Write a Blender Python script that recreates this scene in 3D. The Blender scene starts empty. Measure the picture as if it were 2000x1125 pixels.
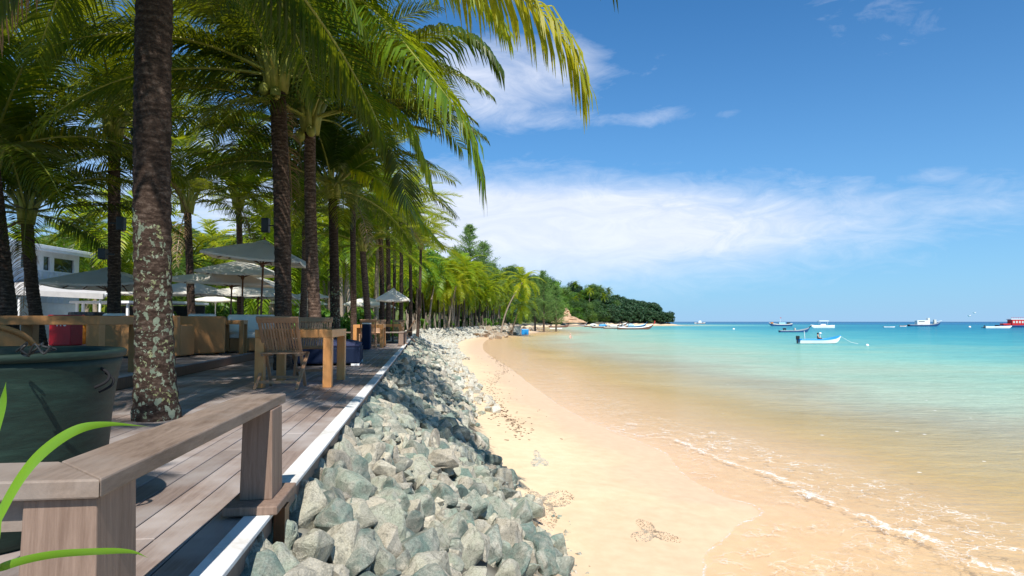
import bpy, bmesh, math, random
import numpy as np
from mathutils import Vector, Matrix, noise as mnoise
R = math.radians
random.seed(7); np.random.seed(7)
scene = bpy.context.scene
col = scene.collection

# ------------------------------------------------------------------ camera
CH = 0.86                      # eye height above the timber deck (deck top = z 0)
FPX = 1300.0                   # focal length in pixels of a 2000 px wide frame
PITCH = math.atan(65.5 / FPX)
cam_d = bpy.data.cameras.new('camera'); cam = bpy.data.objects.new('camera', cam_d)
col.objects.link(cam); scene.camera = cam
cam.location = (0, 0, CH); cam.rotation_euler = (math.pi / 2 + PITCH, 0, 0)
cam_d.sensor_width = 36; cam_d.lens = FPX / 2000 * 36
cam_d.clip_start = 0.05; cam_d.clip_end = 30000

def ray(px, py):
    a = (px - 1000) / FPX; b = (562.5 - py) / FPX
    c, s = math.cos(PITCH), math.sin(PITCH)
    return Vector((a, c - s * b, s + c * b))
def PZ(px, py, z):             # point of the horizontal plane z
    d = ray(px, py); t = (z - CH) / d.z
    return Vector((0, 0, CH)) + d * t
def PY(px, py, Y):             # point at forward distance Y
    d = ray(px, py); return Vector((0, 0, CH)) + d * (Y / d.y)

# ------------------------------------------------------------------ light
SUN = Vector((0.10, -0.60, 0.79)).normalized()
sun_el = math.asin(SUN.z); sun_az = math.atan2(SUN.x, SUN.y)
ld = bpy.data.lights.new('sun', 'SUN'); ld.energy = 5.0; ld.angle = R(0.5); ld.color = (1, 0.95, 0.86)
lo = bpy.data.objects.new('sun', ld); col.objects.link(lo)
lo.rotation_euler = SUN.to_track_quat('Z', 'Y').to_euler()

def NT(tree):
    def N(t, **k):
        n = tree.nodes.new(t)
        for a, b in k.items(): setattr(n, a, b)
        return n
    return N, tree.links.new

W = bpy.data.worlds.new('World'); scene.world = W; W.use_nodes = True
def build_world():
    t = W.node_tree; t.nodes.clear(); N, LK = NT(t)
    out = N('ShaderNodeOutputWorld'); bg = N('ShaderNodeBackground')
    sky = N('ShaderNodeTexSky', sky_type='NISHITA'); sky.sun_disc = False
    sky.sun_elevation = sun_el; sky.sun_rotation = sun_az
    sky.air_density = 1.0; sky.dust_density = 0.6; sky.ozone_density = 4.0; sky.altitude = 0
    hs = N('ShaderNodeHueSaturation'); hs.inputs['Saturation'].default_value = SKY_SAT
    hs.inputs['Hue'].default_value = SKY_HUE
    hs.inputs['Value'].default_value = SKY_VAL; LK(sky.outputs[0], hs.inputs['Color'])
    tint = N('ShaderNodeMix', data_type='RGBA', blend_type='MULTIPLY'); tint.inputs[0].default_value = 1; LK(hs.outputs[0], tint.inputs[6]); tint.inputs[7].default_value = (*SKY_TINT, 1)
    tc = N('ShaderNodeTexCoord'); D = tc.outputs['Generated']
    def math_(op, a, b=None, c=None, clamp=False):
        m = N('ShaderNodeMath', operation=op); m.use_clamp = clamp
        for i, v in enumerate((a, b, c)):
            if v is None: continue
            if isinstance(v, (int, float)): m.inputs[i].default_value = v
            else: LK(v, m.inputs[i])
        return m.outputs[0]
    def vdot(v):
        n = N('ShaderNodeVectorMath', operation='DOT_PRODUCT'); LK(D, n.inputs[0]); n.inputs[1].default_value = v
        return n.outputs['Value']
    # clouds sit on a flat layer: project the view direction on it
    sx = N('ShaderNodeSeparateXYZ'); LK(D, sx.inputs[0])
    zc = math_('MAXIMUM', sx.outputs['Z'], 0.0)
    az = math_('ARCTAN2', sx.outputs['X'], sx.outputs['Y'])
    el = math_('ARCSINE', sx.outputs['Z'])
    cv = N('ShaderNodeCombineXYZ'); LK(math_('MULTIPLY', az, 1.0), cv.inputs[0]); LK(math_('MULTIPLY', el, 2.6), cv.inputs[1])
    def noise(scale, detail, rough, dist=0.0, off=(0, 0, 0)):
        mp = N('ShaderNodeMapping'); mp.inputs['Location'].default_value = off; LK(cv.outputs[0], mp.inputs[0])
        n = N('ShaderNodeTexNoise'); n.inputs['Scale'].default_value = scale; n.inputs['Detail'].default_value = detail
        n.inputs['Roughness'].default_value = rough; n.inputs['Distortion'].default_value = dist
        LK(mp.outputs[0], n.inputs['Vector']); return n.outputs['Fac']
    big = noise(3.6, 9, 0.6, 0.9, (1.7, 0.4, 0)); fine = noise(11, 12, 0.66, 1.2, (4, 2, 1))
    nz = math_('ADD', math_('MULTIPLY', math_('SUBTRACT', math_('MULTIPLY', big, 1.5), 0.25), 0.6), math_('MULTIPLY', math_('SUBTRACT', math_('MULTIPLY', fine, 1.4), 0.2), 0.4))
    # where the cloud banks lie (centre direction, half widths in azimuth / elevation)
    def blob(px, py, wx, wy, amp):
        d = ray(px, py).normalized(); a0 = math.atan2(d.x, d.y); e0 = math.asin(d.z)
        u = math_('DIVIDE', math_('SUBTRACT', az, a0), wx); v = math_('DIVIDE', math_('SUBTRACT', el, e0), wy)
        r2 = math_('ADD', math_('MULTIPLY', u, u), math_('MULTIPLY', v, v))
        return math_('MULTIPLY', math_('POWER', 2.718, math_('MULTIPLY', r2, -1.0)), amp)
    m = None
    for b in CLOUDS:
        o = blob(*b); m = o if m is None else math_('ADD', m, o)
    dens = math_('MULTIPLY', math_('SUBTRACT', math_('ADD', nz, m), 0.80), 1.25, clamp=True); dens = math_('MULTIPLY', dens, 0.88)
    # fade the clouds away close to the horizon
    ez = math_('MULTIPLY', math_('SUBTRACT', el, -0.01), 8.0, clamp=True)
    dens = math_('MULTIPLY', dens, ez)
    cc = N('ShaderNodeMix', data_type='RGBA'); LK(fine, cc.inputs[0]); cc.inputs[6].default_value = (*CLOUD_DARK, 1)
    cc.inputs[7].default_value = (*CLOUD_LIGHT, 1)
    # thin veil of moisture low over the sea
    hz = N('ShaderNodeMix', data_type='RGBA'); f = math_('MULTIPLY', math_('POWER', 2.718, math_('MULTIPLY', math_('ABSOLUTE', el), -5.0)), VEIL)
    LK(f, hz.inputs[0]); LK(tint.outputs[2], hz.inputs[6]); hz.inputs[7].default_value = (*VEIL_COL, 1)
    mx = N('ShaderNodeMix', data_type='RGBA'); LK(dens, mx.inputs[0]); LK(hz.outputs[2], mx.inputs[6]); LK(cc.outputs[2], mx.inputs[7])
    LK(mx.outputs[2], bg.inputs['Color']); bg.inputs['Strength'].default_value = 0.1
    LK(bg.outputs[0], out.inputs[0])
SKY_TINT = (0.26, 0.92, 1.24); SKY_SAT = 1.12; SKY_VAL = 0.86; SKY_HUE = 0.5
CLOUDS = [(950, 160, 0.12, 0.065, 0.82), (1110, 130, 0.05, 0.035, 0.42), (1000, 430, 0.30, 0.075, 0.58), (1350, 440, 0.34, 0.08, 0.44), (1000, 500, 0.25, 0.10, 0.35), (1250, 380, 0.3, 0.03, 0.16),
          (1650, 435, 0.32, 0.042, 0.32), (1150, 550, 0.35, 0.06, 0.34), (1250, 232, 0.16, 0.014, 0.42), (1400, 80, 0.34, 0.06, 0.20), (1850, 80, 0.30, 0.10, 0.13),
          (150, 350, 0.35, 0.2, 0.45), (600, 450, 0.3, 0.15, 0.4)]
CLOUD_DARK = (5.2, 5.9, 7.6); CLOUD_LIGHT = (8.8, 8.9, 9.4); VEIL = 0.8; VEIL_COL = (3.4, 5.2, 7.8)
build_world()
scene.view_settings.view_transform = 'Standard'; scene.view_settings.look = 'None'
scene.view_settings.exposure = 0.36; scene.view_settings.gamma = 1
scene.render.engine = 'CYCLES'
cy = scene.cycles
cy.max_bounces = 8; cy.diffuse_bounces = 3; cy.transmission_bounces = 5; cy.transparent_max_bounces = 10; cy.glossy_bounces = 3

# ------------------------------------------------------------------ helpers
def tag(o, label=None, cat=None, group=None, kind=None):
    if label: o['label'] = label
    if cat: o['category'] = cat
    if group: o['group'] = group
    if kind: o['kind'] = kind
    return o
def empty(name, loc=(0, 0, 0), rz=0.0):
    o = bpy.data.objects.new(name, None); col.objects.link(o); o.location = loc; o.rotation_euler = (0, 0, rz); o.empty_display_size = 0.2
    return o
def children(o, cache={}):
    return [c for c in bpy.data.objects if c.parent == o]
def copy_tree(o, kids=None):
    c = o.copy(); col.objects.link(c)
    for ch in (kids if kids is not None else o.children):
        d = ch.copy(); col.objects.link(d); d.parent = c
        for g in ch.children:
            e = g.copy(); col.objects.link(e); e.parent = d
    return c
class MB:
    def __init__(s): s.v = []; s.f = []; s.fl = []
    def add(s, verts, faces):
        n = len(s.v); s.v.extend([tuple(p) for p in verts]); s.f.extend([tuple(i + n for i in f) for f in faces]); return s
    def box(s, c, d, rot=None, top=None):
        c = Vector(c); x, y, z = d[0] / 2, d[1] / 2, d[2] / 2; tx, ty = (top if top else (1, 1))
        P = [(-x, -y, -z), (x, -y, -z), (x, y, -z), (-x, y, -z), (-x * tx, -y * ty, z), (x * tx, -y * ty, z), (x * tx, y * ty, z), (-x * tx, y * ty, z)]
        P = [Vector(p) for p in P]
        if rot is not None: P = [rot @ p for p in P]
        return s.add([p + c for p in P], [(3, 2, 1, 0), (4, 5, 6, 7), (0, 1, 5, 4), (1, 2, 6, 5), (2, 3, 7, 6), (3, 0, 4, 7)])
    def bar(s, a, b, w, h=None):      # square bar from a to b
        a = Vector(a); b = Vector(b); d = b - a; h = h or w
        q = d.to_track_quat('Z', 'X').to_matrix()
        if abs(d.normalized().z) < 0.99: q = d.to_track_quat('Z', 'Y').to_matrix()
        return s.box((a + b) / 2, (w, h, d.length), q)
    def tube(s, path, radii, n=10, cap=True):
        path = [Vector(p) for p in path]; m = len(path); base = len(s.v)
        if not hasattr(radii, '__len__'): radii = [radii] * m
        up = Vector((0, 0, 1)); V = []
        prev = None
        for i, p in enumerate(path):
            t = (path[min(i + 1, m - 1)] - path[max(i - 1, 0)]).normalized()
            if prev is None: sd = t.orthogonal().normalized()
            else: sd = (prev - t * prev.dot(t)).normalized()
            prev = sd; bi = t.cross(sd)
            for k in range(n):
                a = 2 * math.pi * k / n; V.append(p + (sd * math.cos(a) + bi * math.sin(a)) * radii[i])
        F = []
        for i in range(m - 1):
            for k in range(n):
                k2 = (k + 1) % n; F.append((i * n + k, i * n + k2, (i + 1) * n + k2, (i + 1) * n + k))
        if cap: F.append(tuple(range(n - 1, -1, -1))); F.append(tuple((m - 1) * n + k for k in range(n)))
        return s.add(V, F)
    def lathe(s, prof, n=32, c=(0, 0, 0), jit=0):
        V = []; F = []; m = len(prof)
        for r, z in prof:
            for k in range(n):
                a = 2 * math.pi * k / n; V.append((c[0] + r * math.cos(a), c[1] + r * math.sin(a), c[2] + z))
        for i in range(m - 1):
            for k in range(n):
                k2 = (k + 1) % n; F.append((i * n + k, i * n + k2, (i + 1) * n + k2, (i + 1) * n + k))
        F.append(tuple(range(n - 1, -1, -1))); F.append(tuple((m - 1) * n + k for k in range(n)))
        return s.add(V, F)
    def ball(s, c, r, n=10, m=6):
        if not hasattr(r, '__len__'): r = (r, r, r)
        V = [(c[0], c[1], c[2] - r[2])]; F = []
        for i in range(1, m):
            ph = -math.pi / 2 + math.pi * i / m
            for k in range(n):
                a = 2 * math.pi * k / n; V.append((c[0] + r[0] * math.cos(ph) * math.cos(a), c[1] + r[1] * math.cos(ph) * math.sin(a), c[2] + r[2] * math.sin(ph)))
        V.append((c[0], c[1], c[2] + r[2])); L = len(V) - 1
        for k in range(n):
            k2 = (k + 1) % n; F.append((0, 1 + k2, 1 + k))
            for i in range(m - 2): F.append((1 + i * n + k, 1 + i * n + k2, 1 + (i + 1) * n + k2, 1 + (i + 1) * n + k))
            F.append((1 + (m - 2) * n + k, 1 + (m - 2) * n + k2, L))
        return s.add(V, F)
    def mesh(s, name, mat, smooth=False):
        me = bpy.data.meshes.new(name); me.from_pydata(s.v, [], s.f); me.materials.append(mat)
        if smooth: me.polygons.foreach_set('use_smooth', [True] * len(me.polygons))
        me.update(); return me
    def build(s, name, mat, parent=None, smooth=False, bevel=0, seg=2, loc=None, rz=None):
        o = bpy.data.objects.new(name, s.mesh(name, mat, smooth)); col.objects.link(o)
        if parent: o.parent = parent
        if loc is not None: o.location = loc
        if rz is not None: o.rotation_euler = (0, 0, rz)
        if bevel:
            b = o.modifiers.new('bevel', 'BEVEL'); b.width = bevel; b.segments = seg; b.limit_method = 'ANGLE'; b.angle_limit = R(40)
        return o

# ------------------------------------------------------------------ materials
def newmat(name):
    m = bpy.data.materials.new(name); m.use_nodes = True; t = m.node_tree; t.nodes.clear()
    N, LK = NT(t); out = N('ShaderNodeOutputMaterial'); return m, N, LK, out
def pbsdf(N, LK, out, rough=0.6, spec=0.3, metal=0.0):
    p = N('ShaderNodeBsdfPrincipled'); p.inputs['Roughness'].default_value = rough
    p.inputs['Specular IOR Level'].default_value = spec; p.inputs['Metallic'].default_value = metal
    LK(p.outputs[0], out.inputs['Surface']); return p
def ramp(N, LK, src, stops):
    r = N('ShaderNodeValToRGB'); e = r.color_ramp.elements
    e[0].position, e[0].color = stops[0][0], (*stops[0][1], 1); e[1].position, e[1].color = stops[-1][0], (*stops[-1][1], 1)
    for p, c in stops[1:-1]:
        x = e.new(p); x.color = (*c, 1)
    LK(src, r.inputs[0]); return r.outputs[0]
def nz(N, LK, scale, detail=4, rough=0.6, vec=None, dist=0.0):
    n = N('ShaderNodeTexNoise'); n.inputs['Scale'].default_value = scale; n.inputs['Detail'].default_value = detail
    n.inputs['Roughness'].default_value = rough; n.inputs['Distortion'].default_value = dist
    if vec is not None: LK(vec, n.inputs['Vector'])
    return n.outputs['Fac']
def ocoord(N, LK, scale=(1, 1, 1), which='Object'):
    tc = N('ShaderNodeTexCoord'); mp = N('ShaderNodeMapping'); mp.inputs['Scale'].default_value = scale
    LK(tc.outputs[which], mp.inputs[0]); return mp.outputs[0]
def MA(N, LK, op, a, b=None, clamp=False):
    m = N('ShaderNodeMath', operation=op); m.use_clamp = clamp
    for i, v in enumerate((a, b)):
        if v is None: continue
        if isinstance(v, (int, float)): m.inputs[i].default_value = v
        else: LK(v, m.inputs[i])
    return m.outputs[0]
def MIX(N, LK, f, a, b, bt='MIX'):
    m = N('ShaderNodeMix', data_type='RGBA', blend_type=bt)
    for i, v in ((0, f), (6, a), (7, b)):
        if isinstance(v, (int, float)): m.inputs[i].default_value = v
        elif isinstance(v, tuple): m.inputs[i].default_value = (*v, 1)
        else: LK(v, m.inputs[i])
    return m.outputs[2]
def bump(N, LK, p, h, strength=0.3, dist=0.02):
    b = N('ShaderNodeBump'); b.inputs['Strength'].default_value = strength; b.inputs['Distance'].default_value = dist
    LK(h, b.inputs['Height']); LK(b.outputs[0], p.inputs['Normal']); return b

def wood(name, dark, light, rough=0.55, scale=(14, 1.2, 14), grey=None, island=0.5, spec=0.25):
    m, N, LK, out = newmat(name); p = pbsdf(N, LK, out, rough, spec); v = ocoord(N, LK, scale)
    n = nz(N, LK, 2.2, 6, 0.65, v, 0.6); ns = nz(N, LK, 9, 6, 0.75, v, 0.3); n = MA(N, LK, 'ADD', MA(N, LK, 'MULTIPLY', n, 0.62), MA(N, LK, 'MULTIPLY', ns, 0.38)); c = ramp(N, LK, n, [(0.3, dark), (0.7, light)])
    if grey:
        n2 = nz(N, LK, 1.3, 4, 0.6, ocoord(N, LK, (1, 1, 1))); c = MIX(N, LK, ramp(N, LK, n2, [(0.42, (0, 0, 0)), (0.62, (1, 1, 1))]), c, grey)
    g = N('ShaderNodeNewGeometry'); hs = N('ShaderNodeHueSaturation'); LK(c, hs.inputs['Color'])
    LK(MA(N, LK, 'ADD', MA(N, LK, 'MULTIPLY', g.outputs['Random Per Island'], island), 1 - island / 2), hs.inputs['Value'])
    LK(hs.outputs[0], p.inputs['Base Color']); bump(N, LK, p, n, 0.45, 0.004); return m
def plain(name, c, rough=0.5, spec=0.3, var=0.12, scale=6, bmp=0.0, metal=0.0):
    m, N, LK, out = newmat(name); p = pbsdf(N, LK, out, rough, spec, metal)
    n = nz(N, LK, scale, 5, 0.6, ocoord(N, LK))
    c1 = tuple(x * (1 - var) for x in c); c2 = tuple(min(1, x * (1 + var)) for x in c)
    LK(ramp(N, LK, n, [(0.3, c1), (0.7, c2)]), p.inputs['Base Color'])
    if bmp: bump(N, LK, p, n, bmp, 0.01)
    return m
def leafmat(name, stops, trans=0.45, tcol=(0.45, 0.55, 0.05), rough=0.42, obj=True, spec=0.4, nscale=0.0):
    m, N, LK, out = newmat(name)
    g = N('ShaderNodeNewGeometry'); oi = N('ShaderNodeObjectInfo')
    f = MA(N, LK, 'ADD', MA(N, LK, 'MULTIPLY', g.outputs['Random Per Island'], 0.45), MA(N, LK, 'MULTIPLY', oi.outputs['Random'], 0.55))
    c = ramp(N, LK, f, stops)
    d = N('ShaderNodeBsdfPrincipled'); d.inputs['Roughness'].default_value = rough; d.inputs['Specular IOR Level'].default_value = spec
    LK(c, d.inputs['Base Color'])
    tr = N('ShaderNodeBsdfTranslucent'); LK(MIX(N, LK, 0.5, c, tcol), tr.inputs['Color'])
    mx = N('ShaderNodeMixShader'); mx.inputs[0].default_value = trans; LK(d.outputs[0], mx.inputs[1]); LK(tr.outputs[0], mx.inputs[2])
    LK(mx.outputs[0], out.inputs['Surface']); return m

M = {}
M['deck'] = wood('weathered_deck_wood', (0.14, 0.10, 0.085), (0.30, 0.235, 0.205), 0.5, (16, 0.9, 16), (0.33, 0.29, 0.275), 0.55)
M['bench'] = wood('weathered_bench_wood', (0.11, 0.072, 0.05), (0.32, 0.24, 0.19), 0.6, (9, 1.3, 9), (0.28, 0.235, 0.205), 0.1)
M['post'] = wood('pinkish_post_wood', (0.15, 0.095, 0.07), (0.32, 0.225, 0.175), 0.6, (18, 18, 1.2), None, 0.1)
M['teak'] = wood('golden_teak', (0.52, 0.21, 0.06), (0.70, 0.35, 0.13), 0.45, (6, 6, 1.5), None, 0.12, 0.35)
M['chair'] = wood('greyed_teak', (0.30, 0.155, 0.085), (0.52, 0.31, 0.18), 0.55, (10, 10, 2), None, 0.35)
M['darkwood'] = wood('dark_red_wood', (0.11, 0.045, 0.02), (0.21, 0.09, 0.04), 0.4, (8, 8, 1), None, 0.2)
M['white'] = plain('white_paint', (0.80, 0.80, 0.80), 0.5, 0.3, 0.05, 9)
def strip_mat():
    m, N, LK, out = newmat('worn_white_edge_paint'); p = pbsdf(N, LK, out, 0.6, 0.25); O = ocoord(N, LK)
    c = ramp(N, LK, nz(N, LK, 1.6, 7, 0.72, O, 0.5), [(0.33, (0.52, 0.49, 0.45)), (0.5, (0.74, 0.73, 0.71)), (0.7, (0.82, 0.82, 0.81))])
    sc = ramp(N, LK, nz(N, LK, 22, 6, 0.75, ocoord(N, LK, (1, 0.25, 1))), [(0.62, (0, 0, 0)), (0.70, (0.6,) * 3)]); LK(MIX(N, LK, sc, c, (0.34, 0.29, 0.25)), p.inputs['Base Color']); return m
M['strip'] = strip_mat()
M['black'] = plain('black_plastic', (0.02, 0.02, 0.02), 0.4, 0.4)
M['navy'] = plain('navy_fabric', (0.010, 0.018, 0.045), 0.85, 0.15, 0.2, 40)
M['navytop'] = plain('faded_navy_cushion', (0.035, 0.042, 0.09), 0.85, 0.15, 0.2, 30)
M['cushion'] = plain('white_cushion_fabric', (0.78, 0.76, 0.70), 0.9, 0.1, 0.04, 5, 0.3)
M['canvas'] = None
def canvas():
    m, N, LK, out = newmat('off_white_canvas'); n = nz(N, LK, 3, 5, 0.6, ocoord(N, LK))
    c = ramp(N, LK, n, [(0.3, (0.84, 0.80, 0.72)), (0.7, (0.90, 0.87, 0.80))])
    d = N('ShaderNodeBsdfDiffuse'); LK(c, d.inputs[0]); tr = N('ShaderNodeBsdfTranslucent'); tr.inputs[0].default_value = (0.8, 0.62, 0.45, 1)
    mx = N('ShaderNodeMixShader'); mx.inputs[0].default_value = 0.25; LK(d.outputs[0], mx.inputs[1]); LK(tr.outputs[0], mx.inputs[2]); LK(mx.outputs[0], out.inputs[0]); return m
M['canvas'] = canvas()
def wicker():
    m, N, LK, out = newmat('tan_wicker'); p = pbsdf(N, LK, out, 0.55, 0.3)
    w = N('ShaderNodeTexBrick'); w.inputs['Scale'].default_value = 14; w.inputs['Color1'].default_value = (0.52, 0.25, 0.09, 1); w.inputs['Color2'].default_value = (0.42, 0.19, 0.065, 1)
    w.inputs['Mortar'].default_value = (0.17, 0.09, 0.04, 1); w.inputs['Mortar Size'].default_value = 0.012; w.inputs['Brick Width'].default_value = 0.2; w.inputs['Row Height'].default_value = 0.1
    tc = N('ShaderNodeTexCoord'); sp = N('ShaderNodeSeparateXYZ'); LK(tc.outputs['Object'], sp.inputs[0])
    cb = N('ShaderNodeCombineXYZ'); LK(MA(N, LK, 'ADD', sp.outputs[0], sp.outputs[1]), cb.inputs[0]); LK(sp.outputs[2], cb.inputs[1]); LK(cb.outputs[0], w.inputs['Vector'])
    LK(MIX(N, LK, 0.35, w.outputs[0], ramp(N, LK, nz(N, LK, 4, 4, 0.6, tc.outputs['Object']), [(0.3, (0.42, 0.20, 0.07)), (0.7, (0.56, 0.29, 0.11))])), p.inputs['Base Color'])
    bump(N, LK, p, w.outputs['Fac'], -0.4, 0.004); return m
M['wicker'] = wicker()
def trunkmat(name, lichen=0.0, tone=1.0):
    m, N, LK, out = newmat(name); p = pbsdf(N, LK, out, 0.85, 0.15)
    tc = N('ShaderNodeTexCoord'); O = tc.outputs['Object']
    sp = N('ShaderNodeSeparateXYZ'); LK(O, sp.inputs[0])
    wob = nz(N, LK, 2.5, 3, 0.6, O)
    zz = MA(N, LK, 'ADD', MA(N, LK, 'MULTIPLY', sp.outputs[2], 15.0), MA(N, LK, 'MULTIPLY', wob, 5.0))
    ring = MA(N, LK, 'PINGPONG', zz, 0.5); 
    n = nz(N, LK, 9, 8, 0.75, ocoord(N, LK, (1, 1, 2.5)))
    f = MA(N, LK, 'ADD', MA(N, LK, 'MULTIPLY', ring, 0.22), MA(N, LK, 'MULTIPLY', n, 0.95))
    f = MA(N, LK, 'ADD', f, MA(N, LK, 'MULTIPLY', MA(N, LK, 'SUBTRACT', nz(N, LK, 42, 6, 0.75, ocoord(N, LK, (1, 1, 1.6))), 0.5), 0.55))
    T = lambda c: tuple(x * tone for x in c)
    c = ramp(N, LK, f, [(0.36, T((0.022, 0.013, 0.009))), (0.55, T((0.070, 0.044, 0.032))), (0.80, T((0.22, 0.16, 0.125)))])
    if lichen:
        v = N('ShaderNodeTexVoronoi'); v.inputs['Scale'].default_value = 14; 
        mpd = MIX(N, LK, 0.16, O, N('ShaderNodeTexNoise').outputs['Color']); LK(mpd, v.inputs['Vector'])
        sp2 = N('ShaderNodeSeparateColor'); LK(v.outputs['Color'], sp2.inputs[0])
        rad = MA(N, LK, 'MULTIPLY', sp2.outputs[0], 0.72)
        blot = MA(N, LK, 'LESS_THAN', MA(N, LK, 'ADD', v.outputs['Distance'], MA(N, LK, 'MULTIPLY', nz(N, LK, 30, 4, 0.7, O), 0.5)), rad)
        low = ramp(N, LK, MA(N, LK, 'ADD', MA(N, LK, 'MULTIPLY', sp.outputs[2], 0.26), MA(N, LK, 'MULTIPLY', wob, 0.6)), [(0.28, (1, 1, 1)), (1.0 * lichen, (0, 0, 0))])
        sml = MA(N, LK, 'GREATER_THAN', nz(N, LK, 24, 5, 0.65, O), 0.57)
        msk = MA(N, LK, 'MULTIPLY', MA(N, LK, 'MAXIMUM', blot, sml), MA(N, LK, 'GREATER_THAN', MA(N, LK, 'ADD', low, MA(N, LK, 'MULTIPLY', nz(N, LK, 3.2, 2, 0.5, O), 0.9)), 0.86))
        lc = ramp(N, LK, sp2.outputs[1], [(0.2, (0.15, 0.18, 0.13)), (0.6, (0.24, 0.27, 0.20)), (0.9, (0.22, 0.235, 0.11))])
        c = MIX(N, LK, msk, c, lc)
    LK(c, p.inputs['Base Color']); bump(N, LK, p, f, 0.7, 0.015); return m
M['trunk'] = trunkmat('palm_bark'); M['trunk_lichen'] = trunkmat('palm_bark_with_lichen', 1.0, 0.75); M['trunk_pale'] = trunkmat('pale_palm_bark', 0, 1.7)
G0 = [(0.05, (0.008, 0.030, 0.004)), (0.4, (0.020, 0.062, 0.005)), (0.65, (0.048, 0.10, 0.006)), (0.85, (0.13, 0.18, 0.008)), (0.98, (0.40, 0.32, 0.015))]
M['frond'] = leafmat('palm_frond_green', G0, 0.42, (0.50, 0.52, 0.012))  # near fronds kept darker: canopy shade put into the leaf colour
M['frond_sun'] = leafmat('palm_frond_sunlit_yellow_green', [(0.1, (0.11, 0.24, 0.01)), (0.5, (0.22, 0.33, 0.012)), (0.9, (0.48, 0.44, 0.014))], 0.48, (0.68, 0.76, 0.02))  # sunlit yellow-green painted into the leaf colour
M['frond_mid'] = leafmat('palm_frond_sunlit_green', [(0.1, (0.035, 0.11, 0.006)), (0.5, (0.10, 0.20, 0.008)), (0.9, (0.32, 0.35, 0.013))], 0.48, (0.75, 0.75, 0.02))  # brighter green: sunlight on the palms further back put into the colour
M['frond_sun_gold'] = leafmat('palm_frond_sunlit_gold', [(0.1, (0.16, 0.24, 0.01)), (0.5, (0.36, 0.35, 0.012)), (0.9, (0.62, 0.45, 0.012))], 0.5, (0.85, 0.72, 0.015))  # sunlit yellow of the long frond painted into its leaf colour
M['frond_dry'] = leafmat('dry_brown_frond', [(0.1, (0.20, 0.10, 0.05)), (0.9, (0.42, 0.27, 0.15))], 0.25, (0.4, 0.25, 0.1))
M['leaf'] = leafmat('tree_leaves', [(0.1, (0.02, 0.06, 0.012)), (0.5, (0.05, 0.12, 0.02)), (0.9, (0.12, 0.20, 0.03))], 0.3, (0.3, 0.42, 0.04), 0.5)
M['leaf_bright'] = leafmat('bright_shrub_leaves', [(0.1, (0.04, 0.13, 0.015)), (0.5, (0.09, 0.22, 0.02)), (0.9, (0.20, 0.32, 0.03))], 0.35, (0.4, 0.55, 0.04), 0.5)
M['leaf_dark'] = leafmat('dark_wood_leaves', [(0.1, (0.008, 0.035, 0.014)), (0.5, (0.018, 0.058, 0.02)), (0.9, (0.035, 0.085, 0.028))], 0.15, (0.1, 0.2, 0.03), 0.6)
M['needle'] = leafmat('casuarina_needles', [(0.1, (0.07, 0.15, 0.035)), (0.5, (0.14, 0.24, 0.05)), (0.9, (0.22, 0.32, 0.07))], 0.35, (0.3, 0.45, 0.08), 0.6)
M['petiole'] = plain('yellow_green_frond_stem', (0.26, 0.27, 0.05), 0.45, 0.4, 0.25, 5)
M['bark'] = plain('grey_brown_bark', (0.12, 0.09, 0.07), 0.9, 0.1, 0.4, 8, 0.4)
M['bark_pale'] = plain('pale_bark', (0.30, 0.24, 0.19), 0.9, 0.1, 0.3, 8, 0.4)
M['blade'] = leafmat('strap_leaf_green', [(0.1, (0.09, 0.22, 0.012)), (0.9, (0.15, 0.30, 0.02))], 0.3, (0.35, 0.5, 0.03), 0.28)
# ------------------------------------------------------------------ terrain and water
SEA = -1.65
def cr(pts, n=8):
    pts = [np.array(p, float) for p in pts]; out = []
    P = [2 * pts[0] - pts[1]] + pts + [2 * pts[-1] - pts[-2]]
    for i in range(1, len(P) - 2):
        for k in range(n):
            t = k / n; a, b, c, d = P[i - 1:i + 3]
            out.append(0.5 * ((2 * b) + (c - a) * t + (2 * a - 5 * b + 4 * c - d) * t * t + (3 * b - a - 3 * c + d) * t ** 3))
    out.append(pts[-1]); return np.array(out)
FM = cr([(2.3, 15.5), (3.0, 14.7), (3.49, 14.4), (3.88, 11.95), (4.31, 11.02), (4.34, 9.77), (4.47, 9.35), (4.46, 8.94), (4.66, 8.75), (4.56, 8.26), (4.78, 7.9), (4.9, 7.0), (5.0, 5.0), (5.0, -5)][::-1])
SH = cr([(1.0, -60), (1.0, -10), (1.0, 2), (1.7, 6.0), (1.90, 6.8), (2.11, 7.4), (2.52, 7.95), (2.80, 8.4), (3.22, 8.83), (3.25, 9.3), (3.02, 9.7), (2.85, 10.6), (2.80, 11.3), (2.90, 12.9), (2.56, 14.4), (1.92, 16.9), (1.45, 19.8), (0.7, 27), (-0.1, 35.5), (-1.5, 48), (-2.7, 62), (-3.4, 85),
         (-2.6, 110), (2, 135), (6, 155), (7, 190), (6, 230), (10, 290), (30, 345), (60, 385), (92, 420), (112, 445), (116, 470), (90, 520), (20, 640), (-100, 900), (-400, 1500)])
BK = np.array([(2.0, -60), (0.6, -10), (-0.67, 0), (-2.64, 15), (-5.95, 40.5), (-8.2, 55), (-10.5, 72), (-9.5, 90), (-6.0, 110), (-2.5, 135), (0, 155), (1, 190), (0, 230), (2, 290), (18, 350), (50, 398),
               (85, 432), (109, 449), (112, 469), (84, 514), (10, 628), (-110, 888), (-410, 1500)], float)
def xs_of(Y, PL):
    return np.interp(Y, PL[:, 1], PL[:, 0])
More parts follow.
